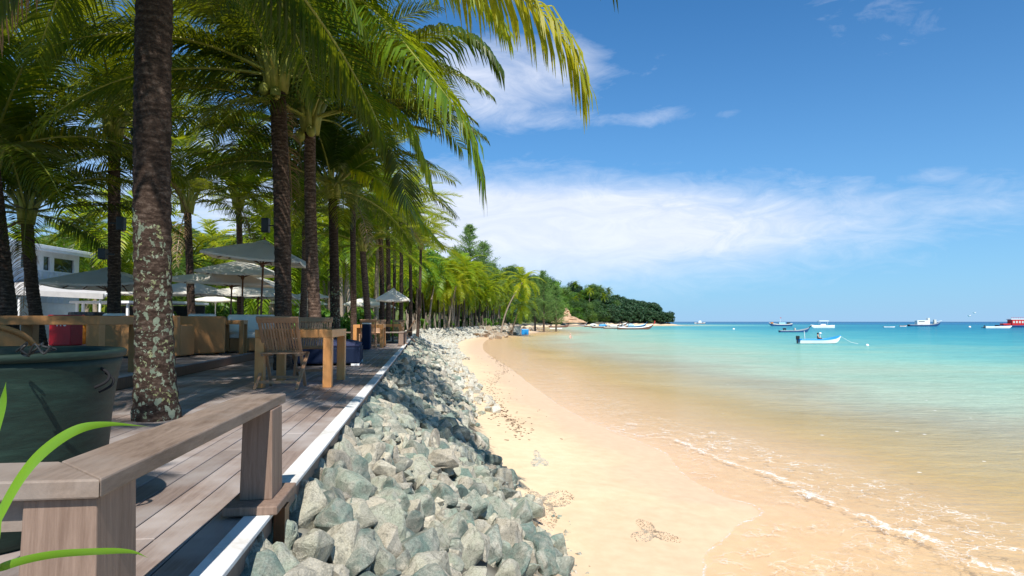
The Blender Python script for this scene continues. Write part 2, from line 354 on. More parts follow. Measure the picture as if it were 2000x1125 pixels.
def dist_poly(X, Y, PL):
    d = np.full(X.shape, 1e9)
    for i in range(len(PL) - 1):
        ax, ay = PL[i]; bx, by = PL[i + 1]; dx, dy = bx - ax, by - ay; L2 = dx * dx + dy * dy
        t = np.clip(((X - ax) * dx + (Y - ay) * dy) / L2, 0, 1)
        d = np.minimum(d, np.hypot(X - ax - t * dx, Y - ay - t * dy))
    return d
def shore_s(X, Y):       # + on land, metres from the waterline
    d = dist_poly(X, Y, SH); return np.where(X < xs_of(Y, SH), d, -d)
def bank_s(X, Y):        # + inland of the top of the rock bank
    d = dist_poly(X, Y, BK); return np.where(X < xs_of(Y, BK), d, -d)
def hills(X, Y):
    h = 0
    for cx, cy, sx, sy, a in ((-60, 360, 75, 60, 24), (10, 375, 45, 45, 9), (-160, 300, 90, 120, 40), (45, 425, 40, 28, 11), (70, 440, 30, 24, 5), (96, 452, 14, 14, 4), (-75, 180, 40, 60, 10)):
        h = h + a * np.exp(-(((X - cx) / sx) ** 2 + ((Y - cy) / sy) ** 2))
    return h
def Hs(X, Y):
    X = np.asarray(X, float); Y = np.asarray(Y, float)
    s = shore_s(X, Y); b = bank_s(X, Y)
    beach = np.where(s > 0, np.minimum(s * 0.085, 0.34 + (s - 4) * 0.01 * (s > 4)), np.maximum(s * 0.06, -3.0 + s * 0.0)) + SEA
    rock = np.where(b > 0, -0.26, -0.26 + b * 0.60)
    z = np.maximum(beach, rock)
    inl = np.clip((b - 4) / 18, 0, 1); z = z + hills(X, Y) * inl
    return z, s, b
def grid_axis(lo, hi, c, n, step):
    # symmetric sinh spacing round c
    k = np.linspace(-1, 1, n)
    def f(t, ext):
        a = 9.0; return ext * np.sinh(a * t) / np.sinh(a)
    return np.array([c + (f(t, hi - c) if t >= 0 else -f(-t, c - lo)) for t in k])
def sheet(name, mat, gx, gy, zf, attrs):
    X, Y = np.meshgrid(gx, gy); Z, AT = zf(X, Y)
    nx, ny = len(gx), len(gy); V = np.stack([X, Y, Z], -1).reshape(-1, 3)
    idx = np.arange(nx * ny).reshape(ny, nx)
    F = np.stack([idx[:-1, :-1], idx[:-1, 1:], idx[1:, 1:], idx[1:, :-1]], -1).reshape(-1, 4)
    me = bpy.data.meshes.new(name); me.vertices.add(len(V)); me.vertices.foreach_set('co', V.ravel())
    me.loops.add(len(F) * 4); me.loops.foreach_set('vertex_index', F.ravel().astype(np.int32))
    me.polygons.add(len(F)); me.polygons.foreach_set('loop_start', np.arange(0, len(F) * 4, 4, dtype=np.int32)); me.polygons.foreach_set('loop_total', np.full(len(F), 4, np.int32))
    me.update(calc_edges=True); me.polygons.foreach_set('use_smooth', [True] * len(F))
    for k, a in zip(attrs, AT):
        at = me.attributes.new(k, 'FLOAT', 'POINT'); at.data.foreach_set('value', a.ravel().astype(np.float32))
    me.materials.append(mat); o = bpy.data.objects.new(name, me); col.objects.link(o); return o

def attr(N, name):
    a = N('ShaderNodeAttribute'); a.attribute_name = name; return a.outputs['Fac']
def sand_mat():
    m, N, LK, out = newmat('beach_sand_and_soil'); p = pbsdf(N, LK, out, 0.9, 0.15)
    O = ocoord(N, LK); s = attr(N, 'shore'); b = attr(N, 'bank')
    big = nz(N, LK, 0.55, 5, 0.6, O, 0.4); fine = nz(N, LK, 60, 4, 0.7, O); mid = nz(N, LK, 5, 5, 0.6, O)
    dry = ramp(N, LK, MA(N, LK, 'ADD', MA(N, LK, 'MULTIPLY', mid, 0.6), MA(N, LK, 'MULTIPLY', fine, 0.4)), [(0.3, (0.70, 0.515, 0.33)), (0.7, (0.80, 0.625, 0.42))])
    wet = ramp(N, LK, mid, [(0.3, (0.66, 0.45, 0.28)), (0.7, (0.73, 0.53, 0.345))])
    ss = MA(N, LK, 'ADD', s, MA(N, LK, 'MULTIPLY', MA(N, LK, 'SUBTRACT', big, 0.5), 3.0))
    wf = MA(N, LK, 'SUBTRACT', 1.0, MA(N, LK, 'DIVIDE', MA(N, LK, 'SUBTRACT', ss, 0.9), 1.5), clamp=True)
    c = MIX(N, LK, wf, dry, wet)
    # pebble rubble on the bank (outside the deck) and soil / grass inland
    vor = N('ShaderNodeTexVoronoi'); vor.inputs['Scale'].default_value = 3.0; LK(O, vor.inputs['Vector'])
    scuff = nz(N, LK, 1.6, 6, 0.7, O, 0.8); c = MIX(N, LK, ramp(N, LK, scuff, [(0.50, (0, 0, 0)), (0.72, (0.5,) * 3)]), c, (0.60, 0.42, 0.26))
    rub = ramp(N, LK, vor.outputs['Distance'], [(0.1, (0.26, 0.25, 0.21)), (0.5, (0.13, 0.12, 0.10)), (0.8, (0.05, 0.05, 0.04))])
    bb = MA(N, LK, 'ADD', b, MA(N, LK, 'MULTIPLY', MA(N, LK, 'SUBTRACT', mid, 0.5), 0.9))
    rf = MA(N, LK, 'DIVIDE', MA(N, LK, 'ADD', bb, 1.9), 0.3, clamp=True)
    c = MIX(N, LK, rf, c, rub)
    grass = ramp(N, LK, nz(N, LK, 1.2, 6, 0.7, O), [(0.3, (0.04, 0.075, 0.015)), (0.5, (0.09, 0.13, 0.03)), (0.75, (0.26, 0.20, 0.11))])
    gf = MA(N, LK, 'DIVIDE', MA(N, LK, 'SUBTRACT', bb, 2.0), 2.5, clamp=True)
    c = MIX(N, LK, gf, c, grass); LK(c, p.inputs['Base Color'])
    dryr = MA(N, LK, 'SUBTRACT', 0.92, MA(N, LK, 'MULTIPLY', wf, 0.45)); LK(dryr, p.inputs['Roughness'])
    h = MA(N, LK, 'ADD', MA(N, LK, 'ADD', MA(N, LK, 'MULTIPLY', mid, 0.9), MA(N, LK, 'MULTIPLY', fine, 0.25)), MA(N, LK, 'MULTIPLY', scuff, 1.6))
    bm = bump(N, LK, p, h, 0.35, 0.03)
    LK(MA(N, LK, 'SUBTRACT', 0.45, MA(N, LK, 'MULTIPLY', wf, 0.38)), bm.inputs['Strength']); return m
def water_mat():
    m, N, LK, out = newmat('sea_water'); O = ocoord(N, LK)
    d = MA(N, LK, 'MULTIPLY', attr(N, 'shore'), -1.0)
    wob = MA(N, LK, 'MULTIPLY', MA(N, LK, 'SUBTRACT', nz(N, LK, 0.10, 5, 0.6, O, 0.6), 0.5), 1.1)
    dd = MA(N, LK, 'MAXIMUM', MA(N, LK, 'MULTIPLY', d, MA(N, LK, 'ADD', 1.0, wob)), 0.0)
    f = MA(N, LK, 'POWER', MA(N, LK, 'MULTIPLY', dd, 1 / 3000.0), 0.35)
    c = ramp(N, LK, f, [(0.05, (0.66, 0.50, 0.34)), (0.084, (0.66, 0.51, 0.33)), (0.0985, (0.62, 0.48, 0.22)), (0.112, (0.58, 0.51, 0.32)), (0.128, (0.54, 0.53, 0.39)), (0.145, (0.45, 0.53, 0.40)), (0.170, (0.34, 0.50, 0.38)), (0.20, (0.21, 0.44, 0.37)), (0.245, (0.075, 0.34, 0.37)), (0.285, (0.035, 0.27, 0.34)),
                        (0.33, (0.014, 0.21, 0.31)), (0.43, (0.005, 0.14, 0.27)), (0.60, (0.005, 0.13, 0.29)), (0.80, (0.004, 0.085, 0.22))])
    # streaks of sand-laden water, wind patches, and ripples painted as light and dark colour
    st = nz(N, LK, 1.0, 5, 0.65, ocoord(N, LK, (0.12, 0.5, 1)), 0.5)
    hs = N('ShaderNodeHueSaturation'); LK(c, hs.inputs['Color']); ripple_tone = nz(N, LK, 1.0, 6, 0.72, ocoord(N, LK, (1.1, 4.6, 1)), 0.8); LK(MA(N, LK, 'ADD', 0.30, MA(N, LK, 'ADD', MA(N, LK, 'MULTIPLY', st, 0.40), MA(N, LK, 'MULTIPLY', ripple_tone, 1.0))), hs.inputs['Value'])
    # foam
    fn = nz(N, LK, 0.45, 4, 0.6, O, 0.8); f2 = nz(N, LK, 9, 6, 0.7, O, 1.5); f3 = nz(N, LK, 2.2, 4, 0.6, O, 0.6)
    def line(at, wob_, width, thr):
        x = MA(N, LK, 'ADD', d, MA(N, LK, 'MULTIPLY', MA(N, LK, 'SUBTRACT', MA(N, LK, 'ADD', MA(N, LK, 'MULTIPLY', fn, 0.7), MA(N, LK, 'MULTIPLY', f3, 0.3)), 0.5), wob_))
        a = MA(N, LK, 'ABSOLUTE', MA(N, LK, 'SUBTRACT', x, at)); a = MA(N, LK, 'SUBTRACT', 1.0, MA(N, LK, 'DIVIDE', a, width), clamp=True)
        g = MA(N, LK, 'GREATER_THAN', MA(N, LK, 'ADD', MA(N, LK, 'MULTIPLY', a, 0.5), f2), thr); return MA(N, LK, 'MULTIPLY', g, MA(N, LK, 'GREATER_THAN', a, 0.01))
    sf = attr(N, 'surf'); sw = MA(N, LK, 'MULTIPLY', MA(N, LK, 'SUBTRACT', MA(N, LK, 'ADD', MA(N, LK, 'MULTIPLY', f3, 0.6), MA(N, LK, 'MULTIPLY', f2, 0.4)), 0.5), 1.15); sx_ = MA(N, LK, 'ADD', sf, sw)
    def band(x, lo, hi, soft):       # 1 between lo and hi, soft shoulders
        return MA(N, LK, 'MULTIPLY', MA(N, LK, 'DIVIDE', MA(N, LK, 'SUBTRACT', x, lo), soft, clamp=True), MA(N, LK, 'DIVIDE', MA(N, LK, 'SUBTRACT', hi, x), soft, clamp=True))
    vor = N('ShaderNodeTexVoronoi'); vor.feature = 'DISTANCE_TO_EDGE'; vor.inputs['Scale'].default_value = 5.5
    wv = N('ShaderNodeTexNoise'); wv.inputs['Scale'].default_value = 3.0; wv.inputs['Detail'].default_value = 5; LK(O, wv.inputs['Vector']); LK(MIX(N, LK, 0.5, O, wv.outputs['Color']), vor.inputs['Vector'])
    lace = MA(N, LK, 'DIVIDE', MA(N, LK, 'SUBTRACT', 0.045, vor.outputs['Distance']), 0.04, clamp=True)
    patchy = MA(N, LK, 'DIVIDE', MA(N, LK, 'SUBTRACT', nz(N, LK, 1.3, 6, 0.7, O, 1.0), 0.45), 0.12, clamp=True)
    crest = MA(N, LK, 'MULTIPLY', band(sx_, -0.04, 0.06, 0.035), ramp(N, LK, MA(N, LK, 'ADD', MA(N, LK, 'MULTIPLY', f2, 0.5), MA(N, LK, 'MULTIPLY', nz(N, LK, 1.1, 3, 0.6, O), 0.5)), [(0.42, (0.05,) * 3), (0.52, (1,) * 3)]))
    foam = MA(N, LK, 'MAXIMUM', crest, MA(N, LK, 'MULTIPLY', MA(N, LK, 'MULTIPLY', lace, patchy), band(sx_, -0.5, 1.7, 0.5)))
    sh_ = MA(N, LK, 'ADD', d, MA(N, LK, 'MULTIPLY', sw, 0.35))
    edge = MA(N, LK, 'MULTIPLY', band(sh_, 0.0, 0.045, 0.018), ramp(N, LK, f2, [(0.42, (0,) * 3), (0.55, (0.9,) * 3)])); foam = MA(N, LK, 'MAXIMUM', foam, edge)
    foam = MA(N, LK, 'MAXIMUM', foam, MA(N, LK, 'MULTIPLY', MA(N, LK, 'MULTIPLY', lace, patchy), MA(N, LK, 'MULTIPLY', band(sh_, 0.0, 2.2, 0.2), 0.45)))
    speck = N('ShaderNodeTexVoronoi'); speck.inputs['Scale'].default_value = 0.9; LK(O, speck.inputs['Vector']); foam = MA(N, LK, 'MAXIMUM', foam, MA(N, LK, 'MULTIPLY', MA(N, LK, 'LESS_THAN', speck.outputs['Distance'], 0.035), band(d, 2.0, 30.0, 1.0)))
    near = MA(N, LK, 'LESS_THAN', MA(N, LK, 'MULTIPLY', attr(N, 'far'), 1.0), 45.0); foam = MA(N, LK, 'MULTIPLY', foam, near)
    # water surface
    dif = N('ShaderNodeBsdfDiffuse'); LK(hs.outputs[0], dif.inputs[0]); tr = N('ShaderNodeBsdfTransparent')
    tint = ramp(N, LK, MA(N, LK, 'DIVIDE', dd, 8.0, clamp=True), [(0.0, (0.99, 0.97, 0.93)), (1.0, (0.88, 0.90, 0.68))]); LK(tint, tr.inputs[0])
    a = ramp(N, LK, MA(N, LK, 'DIVIDE', dd, 30.0, clamp=True), [(0.0, (0.02,) * 3), (0.06, (0.12,) * 3), (0.2, (0.45,) * 3), (0.45, (0.85,) * 3), (0.9, (1,) * 3)])
    m1 = N('ShaderNodeMixShader'); LK(a, m1.inputs[0]); LK(tr.outputs[0], m1.inputs[1]); LK(dif.outputs[0], m1.inputs[2])
    gl = N('ShaderNodeBsdfGlossy'); gl.inputs['Roughness'].default_value = 0.08
    bm = N('ShaderNodeBump'); bm.inputs['Strength'].default_value = 1.0; bm.inputs['Distance'].default_value = 0.13
    w1 = nz(N, LK, 1.0, 5, 0.62, ocoord(N, LK, (0.8, 2.0, 1)), 0.4); w2 = nz(N, LK, 1.0, 3, 0.6, ocoord(N, LK, (4, 9, 1)), 0.3)
    amp = MA(N, LK, 'DIVIDE', dd, 6.0, clamp=True)
    hh = MA(N, LK, 'MULTIPLY', MA(N, LK, 'ADD', w1, MA(N, LK, 'MULTIPLY', w2, 0.35)), MA(N, LK, 'ADD', 0.10, MA(N, LK, 'MULTIPLY', amp, 0.9)))
    LK(hh, bm.inputs['Height']); LK(bm.outputs[0], gl.inputs['Normal']); LK(bm.outputs[0], dif.inputs['Normal'])
    fr = N('ShaderNodeFresnel'); fr.inputs['IOR'].default_value = 1.2; LK(bm.outputs[0], fr.inputs['Normal'])
    m2 = N('ShaderNodeMixShader'); LK(MA(N, LK, 'MULTIPLY', fr.outputs[0], 0.40), m2.inputs[0]); LK(m1.outputs[0], m2.inputs[1]); LK(gl.outputs[0], m2.inputs[2])
    fo = N('ShaderNodeBsdfDiffuse'); fo.inputs[0].default_value = (0.85, 0.83, 0.8, 1)
    m3 = N('ShaderNodeMixShader'); LK(MA(N, LK, 'MULTIPLY', foam, 0.75), m3.inputs[0]); LK(m2.outputs[0], m3.inputs[1]); LK(fo.outputs[0], m3.inputs[2])
    LK(m3.outputs[0], out.inputs['Surface']); return m
gx = grid_axis(-3500, 6000, 1.0, 341, 0); gy = grid_axis(-600, 9000, 12.0, 361, 0)
def tz(X, Y):
    z, s, b = Hs(X, Y)
    for q in range(0): pass
    return z, (s, b)
ground = sheet('beach', sand_mat(), gx, gy, tz, ('shore', 'bank')); tag(ground, 'pale golden sand beach sloping into the sea with wooded ground behind', kind='structure')
def wz(X, Y):
    ds = dist_poly(X, Y, FM); ds = np.where(X > np.interp(Y, FM[:, 1], FM[:, 0]), ds, -ds)
    return np.full(X.shape, SEA), (shore_s(X, Y), np.hypot(X, Y), ds)
water = sheet('sea', water_mat(), gx, gy, wz, ('shore', 'far', 'surf')); tag(water, 'calm turquoise sea fading to sandy shallows', kind='structure')

# ------------------------------------------------------------------ deck
YAW = math.atan(0.131)
Fv = Vector((-math.sin(YAW), math.cos(YAW), 0)); Lv = Vector((-math.cos(YAW), -math.sin(YAW), 0)); E0 = Vector((-0.67, 0, 0))
def D(u, v, z=0.0): return E0 + Fv * u + Lv * v + Vector((0, 0, z))
def toD(p):
    q = Vector((p[0], p[1], 0)) - E0; return q.dot(Fv), q.dot(Lv)
def gz(x, y): return float(Hs(np.array([x]), np.array([y]))[0][0])
def boards(mb, v0, v1, u0, u1, ztop, th=0.028, w=0.138, gap=0.007, seg=3.6):
    v = v0; k = 0
    while v < v1 - 0.02:
        ww = min(w, v1 - v); u = u0 - random.uniform(0, seg)
        while u < u1:
            a = max(u, u0); b = min(u + seg, u1)
            if b - a > 0.05: mb.box((-(v + ww / 2), (a + b) / 2, ztop - th / 2 + random.uniform(-0.0012, 0.0012)), (ww - gap, b - a - 0.004, th))
            u += seg
        v += w; k += 1
deck = empty('timber_deck', E0, YAW); tag(deck, 'weathered grey brown timber boardwalk above the rocks', kind='structure')
mb = MB(); boards(mb, 0.115, 3.15, -1.5, 41, 0.0); mb.build('boards', M['deck'], deck, bevel=0.003, seg=1)
mb = MB()
u = -1.5
while u < 41: mb.box((-0.056, u + 1.49, 0.004), (0.112, 2.976, 0.022)); u += 2.98
mb.build('edge_strip', M['strip'], deck, bevel=0.003, seg=1)
mb = MB(); mb.box((-0.05, 19.75, -0.065), (0.03, 42.5, 0.10))
for i in range(30): mb.box((-0.14, -1 + i * 1.45, -0.40), (0.09, 0.09, 0.74))
for v in (0.3, 1.3, 2.3, 3.05): mb.box((-v, 19.75, -0.11), (0.06, 42.5, 0.14))
mb.build('joist', M['post'], deck)
up = empty('upper_deck', E0, YAW); tag(up, 'raised timber terrace one step above the boardwalk', kind='structure')
mb = MB(); boards(mb, 3.17, 18.2, 4.5, 27, 0.17); mb.build('boards', M['deck'], up, bevel=0.003, seg=1)
mb = MB(); mb.box((-3.19, 15.75, 0.07), (0.03, 22.5, 0.142)); mb.box((-10.7, 4.49, 0.07), (15, 0.03, 0.142)); mb.build('riser', M['darkwood'], up)
mb = MB(); boards(mb, 3.15, 14.0, -1.5, 4.46, 0.0); mb.build('boards', M['deck'], deck, bevel=0.003, seg=1)
paving = MB(); paving.box((-13, 40, -0.03), (15, 25.8, 0.10)); o = paving.build('pavement', plain('pale_concrete', (0.42, 0.39, 0.36), 0.8, 0.2, 0.15, 2), loc=E0, rz=YAW); tag(o, 'pale paved ground behind the terrace', kind='structure')

# ------------------------------------------------------------------ rocks
def hull_rock(seed, npts=13, bev=0.07, sub=False):
    rnd = random.Random(seed); bm = bmesh.new()
    for i in range(npts):
        v = Vector((rnd.gauss(0, 1), rnd.gauss(0, 1), rnd.gauss(0, 1))).normalized() * rnd.uniform(0.42, 0.56)
        bm.verts.new((v.x * 1.15, v.y * 0.95, v.z * 0.85))
    r = bmesh.ops.convex_hull(bm, input=bm.verts[:])
    bmesh.ops.delete(bm, geom=[g for g in r['geom_interior'] if isinstance(g, bmesh.types.BMVert)], context='VERTS')
    bmesh.ops.dissolve_limit(bm, angle_limit=R(14), verts=bm.verts[:], edges=bm.edges[:])
    if bev:
        bmesh.ops.bevel(bm, geom=bm.edges[:], offset=bev, offset_type='OFFSET', segments=2, profile=0.6, affect='EDGES', clamp_overlap=True)
        bmesh.ops.triangulate(bm, faces=bm.faces[:])
    if sub:
        bmesh.ops.subdivide_edges(bm, edges=[e for e in bm.edges if e.calc_length() > 0.16], cuts=2, use_grid_fill=True)
        for v in bm.verts:
            n = mnoise.noise(v.co * 3.1 + Vector((seed, 0, 0))) * 0.07 + mnoise.noise(v.co * 8 + Vector((0, seed, 0))) * 0.03
            v.co += v.co.normalized() * n
    bm.verts.index_update(); V = [v.co.copy() for v in bm.verts]; Fc = [[x.index for x in f.verts] for f in bm.faces]; bm.free(); return V, Fc
def rock_mat(name, hue):
    m, N, LK, out = newmat(name); p = pbsdf(N, LK, out, 0.85, 0.2); tc = N('ShaderNodeTexCoord'); O = tc.outputs['Object']
    oi = N('ShaderNodeObjectInfo'); g = N('ShaderNodeNewGeometry')
    rr = MA(N, LK, 'FRACT', MA(N, LK, 'ADD', oi.outputs['Random'], g.outputs['Random Per Island']))
    base = ramp(N, LK, rr, hue)
    n1 = nz(N, LK, 2.3 if name != 'far' else 3, 6, 0.65, O, 0.5); n2 = nz(N, LK, 45, 6, 0.7, O)
    c = MIX(N, LK, ramp(N, LK, n1, [(0.42, (0, 0, 0)), (0.68, (0.8,) * 3)]), base, (0.46, 0.42, 0.35)); st = nz(N, LK, 6, 7, 0.7, O, 1.2); c = MIX(N, LK, ramp(N, LK, st, [(0.50, (0, 0, 0)), (0.66, (0.65,) * 3)]), c, (0.075, 0.08, 0.07))
    
    hs = N('ShaderNodeHueSaturation'); LK(c, hs.inputs['Color']); LK(MA(N, LK, 'ADD', 0.1, MA(N, LK, 'MULTIPLY', n2, 1.8)), hs.inputs['Value'])
    LK(hs.outputs[0], p.inputs['Base Color']); bump(N, LK, p, MA(N, LK, 'ADD', n1, n2), 0.6, 0.02); return m
GREY = [(0.0, (0.09, 0.115, 0.10)), (0.22, (0.16, 0.22, 0.19)), (0.45, (0.30, 0.34, 0.27)), (0.7, (0.42, 0.39, 0.30)), (0.88, (0.48, 0.43, 0.34)), (1.0, (0.20, 0.175, 0.14))]
PALE = [(0.0, (0.40, 0.41, 0.36)), (0.5, (0.56, 0.54, 0.46)), (1.0, (0.48, 0.43, 0.34))]
BROWN = [(0.0, (0.17, 0.12, 0.08)), (0.5, (0.31, 0.22, 0.145)), (1.0, (0.42, 0.32, 0.22))]
RM = rock_mat('grey_green_rock', GREY); RMP = rock_mat('pale_rubble_rock', PALE); RMB = rock_mat('brown_shore_rock', BROWN)
rmesh = []
for i in range(16):
    V, Fc = hull_rock(100 + i, 11 + i % 5, 0.06, True); mb = MB(); mb.add(V, Fc); me = mb.mesh('boulder', RM); rmesh.append(me)
rlow = [hull_rock(300 + i, 10, 0.0) for i in range(14)]
rmid = [hull_rock(400 + i, 12, 0.05) for i in range(12)]
def euler(): return Matrix.Rotation(random.uniform(0, 6.28), 3, 'X') @ Matrix.Rotation(random.uniform(0, 6.28), 3, 'Z')
cand = []
def slope_z(w): return -0.14 - w * 0.62       # w metres out from the deck edge
def scatter(u0, u1, w0, w1, size, dens):
    n = int((u1 - u0) * (w1 - w0) / (size * size) * dens)
    for i in range(n):
        u = random.uniform(u0, u1); w = random.uniform(w0, w1); s = size * min(1.75, max(0.42, random.lognormvariate(-0.05, 0.36)))
        p = D(u, -w); edge = 1.60 + 0.18 * math.sin(u * 0.9) + 0.14 * math.sin(u * 2.3 + 1) + (0.38 * math.exp(-((u - 6.6) / 1.2) ** 2))
        if w > edge + random.gauss(0, 0.12): continue
        z = max(slope_z(w), -1.36) + s * random.uniform(-0.12, 0.22) - 0.04
        if w < 0.12: z = min(z, -0.05 - s * 0.5)
        cand.append((p.x, p.y, z, s))
scatter(1.0, 3.5, -0.35, 2.6, 0.25, 2.6); scatter(3.5, 6, -0.3, 2.8, 0.22, 2.5); scatter(6, 10, -0.2, 2.8, 0.20, 2.4); scatter(10, 18, -0.1, 2.8, 0.21, 2.0)
scatter(18, 42, -0.05, 2.6, 0.23, 1.5)
cand.sort(key=lambda c: -c[3] / max(math.hypot(c[0], c[1]), 1.0) * (1 if c[1] > 1.9 else 0))
near, rest = cand[:300], cand[300:]
sz = ['large', 'mid-sized', 'small']
for k, (x, y, z, s) in enumerate(near):
    o = bpy.data.objects.new('boulder', random.choice(rmesh)); col.objects.link(o); o.location = (x, y, z)
    o.rotation_euler = (random.uniform(0, 6.28), random.uniform(0, 6.28), random.uniform(0, 6.28)); o.scale = (s * random.uniform(0.95, 1.2), s, s * random.uniform(0.85, 1.05))
    w = -toD((x, y))[1]
    where = 'close under the white deck edge' if w < 0.6 else ('midway down the rock bank' if w < 1.35 else 'at the sandy foot of the rock bank')
    tag(o, 'grey-green angular boulder ' + where + ', near the camera', 'rock', 'boulders of the rock bank below the deck')
def joined(lst, lib, name, mat, label, cat='rocks'):
    mb = MB()
    for x, y, z, s in lst:
        V, Fc = random.choice(lib); r = euler(); mb.add([r @ (v * s) + Vector((x, y, z)) for v in V], Fc)
    o = mb.build(name, mat); tag(o, label, cat, kind='stuff'); return o
joined(rest, rmid, 'rock_bank', RM, 'long bank of grey-green broken rocks running beside the boardwalk')
# pale rubble field beyond the end of the deck
L = []
for i in range(4200):
    y = random.uniform(17, 150) ; xb = float(xs_of(y, BK)); xs = float(xs_of(y, SH)); wdt = max(1.0, (xs - xb) * 0.62) if y > 40 else 2.6
    x = xb + random.uniform(-1.0 if y > 42 else 0.7, wdt) ; 
    s = random.uniform(0.12, 0.38) * (1 + y / 150)
    if y < 40 and random.random() < 0.55: continue
    L.append((x, y, gz(x, y) + s * 0.12, s))
joined(L, rlow, 'rubble_field', RMP, 'pale broken stone rubble spread along the bank beyond the boardwalk')
L = []
for i in range(230):
    t = random.random(); q = PZ(945 + 108 * t, 656 - 17 * t, -1.3); x = q.x + random.uniform(-1.5, 2.0); y = q.y * random.uniform(0.93, 1.1)
    s = random.uniform(0.5, 1.5); L.append((x, y, max(gz(x, y), SEA - 0.1) + s * 0.15, s))
joined(L, rlow, 'shore_rocks', RMB, 'brown rocks piled at the little point where the beach ends')
# pebbles, wrack and debris on the sand
def patch(px, py, rx, ry, n, smin, smax, mat, name, label):
    L = []; c = PZ(px, py, -1.4)
    for i in range(n):
        a = random.uniform(0, 6.28); r = random.random() ** 0.5 * (0.7 + 0.4 * math.sin(3 * a + px)); x = c.x + rx * r * math.cos(a); y = c.y + ry * r * math.sin(a)
        s = random.uniform(smin, smax); L.append((x, y, gz(x, y) - s * 0.15, s))
    joined(L, rlow, name, mat, label, 'pebbles')
patch(1062, 972, 0.42, 0.9, 1500, 0.012, 0.035, RMB, 'pebble_patch', 'reddish brown pebbles spilling off the foot of the rock bank')
patch(1052, 892, 0.15, 0.75, 700, 0.015, 0.045, RMP, 'pebble_patch', 'narrow patch of pale pebbles in the smooth sand')
patch(1272, 1008, 0.30, 0.42, 900, 0.008, 0.026, RMB, 'pebble_patch', 'small scatter of speckled shell bits nearest the water')
patch(1085, 1040, 0.4, 1.1, 60, 0.03, 0.09, RM, 'pebble_patch', 'loose grey stones fallen onto the sand by the bank')
mb = MB()
wr = cr([PZ(*q, -1.45)[:2] for q in ((955, 690), (985, 712), (962, 745), (968, 790), (990, 812), (1020, 850))], 10)
for i in range(520):
    k = random.randrange(len(wr) - 1); t = random.random(); q = wr[k] * (1 - t) + wr[k + 1] * t
    sp = 0.25 if i < 380 else 1.1
    x = q[0] + random.gauss(0, sp * 0.5); y = q[1] + random.gauss(0, sp * 1.5); a = random.uniform(0, 3.14); l = random.uniform(0.02, 0.09)
    mb.box((x, y, gz(x, y) + 0.004), (l, l * 0.35, 0.008), Matrix.Rotation(a, 3, 'Z'))
o = mb.build('beach_wrack', plain('dark_dry_weed', (0.09, 0.05, 0.03), 0.9, 0.1)); tag(o, 'broken line of dark dry leaves and twigs on the sand', 'debris', kind='stuff')
# ------------------------------------------------------------------ palm fronds
def resample(P, n):
    P = np.array([tuple(p) for p in P], float); d = np.r_[0, np.cumsum(np.linalg.norm(np.diff(P, axis=0), axis=1))]
    t = np.linspace(0, d[-1], n); return np.stack([np.interp(t, d, P[:, i]) for i in range(3)], 1), d[-1]
def leaflets(path, npairs, ll, wid, sag, seed, start=0.16, spread=1.0, segs=3, rib=0.022, tip=0.35, lift=0.25, missing=0.03, fwd=(0.55, 0.5), side_w=(1.0, 1.0)):
    """mesh of one pinnate leaf along a rachis path: leaflets hang with gravity"""
    rnd = random.Random(seed); mb = MB()
    pts, L = resample(path, 60)
    mb.tube([Vector(p) for p in pts[::5]], [rib * (1.25 - 1.05 * i / 12) for i in range(len(pts[::5]))], 5)
    ribf = len(mb.f)
    G = Vector((0, 0, -1))
    for k in range(npairs):
        t = start + (1 - start) * (k + rnd.uniform(-0.3, 0.3)) / (npairs - 1); t = min(max(t, start), 0.995)
        i = t * 59; i0 = int(min(i, 58)); f = i - i0; p = Vector(pts[i0] * (1 - f) + pts[i0 + 1] * f)
        T = Vector(pts[min(i0 + 2, 59)] - pts[max(i0 - 1, 0)]).normalized()
        S = T.cross(Vector((0, 0, 1)))
        S = S.normalized() if S.length > 0.05 else Vector((0, 1, 0))
        Nn = S.cross(T).normalized()
        prof = (0.55 + 1.2 * t) if t < 0.35 else (0.97 + 0.03 * math.cos(t)) if t < 0.6 else 1.0 - (t - 0.6) / 0.4 * (1 - tip)
        for sgn, sw in ((1, side_w[0]), (-1, side_w[1])):
            if rnd.random() < missing: continue
            l = ll * prof * rnd.uniform(0.86, 1.08) * sw
            fw = fwd[0] + fwd[1] * t
            d = (S * sgn * spread + T * fw + Nn * (lift + rnd.uniform(-0.12, 0.12))).normalized()
            q = p.copy(); w = wid * (0.75 + 0.5 * (1 - t)) * rnd.uniform(0.85, 1.1)
            row = []; sg = sag * rnd.uniform(0.8, 1.25)
            wd = T.copy(); W_ = [0.55, 1.0, 0.72, 0.05] if segs == 3 else [0.8, 0.9, 0.05]
            for j in range(segs + 1):
                wdir = (wd - d * wd.dot(d)); wdir = wdir.normalized() if wdir.length > 0.1 else Nn
                ww = w * W_[j] / 2
                row.append((q - wdir * ww, q + wdir * ww))
                q = q + d * (l / segs); d = (d + G * sg * (0.8 + 0.5 * j) + Vector((rnd.uniform(-.05, .05),) * 3)).normalized()
            n = len(mb.v)
            for a, b in row: mb.v.append(tuple(a)); mb.v.append(tuple(b))
            for j in range(segs): mb.f.append((n + 2 * j, n + 2 * j + 1, n + 2 * j + 3, n + 2 * j + 2))
    return mb, ribf
def frond_path(L, elev, droop, side=0.0, n=14, pw=1.25):
    p = Vector((0, 0, 0)); out = [p.copy()]; 
    for i in range(n):
        t = (i + 0.5) / n; th = elev - droop * t ** pw; ph = side * t
        p = p + Vector((math.cos(th) * math.cos(ph), math.cos(th) * math.sin(ph), math.sin(th))) * (L / n); out.append(p.copy())
    return out
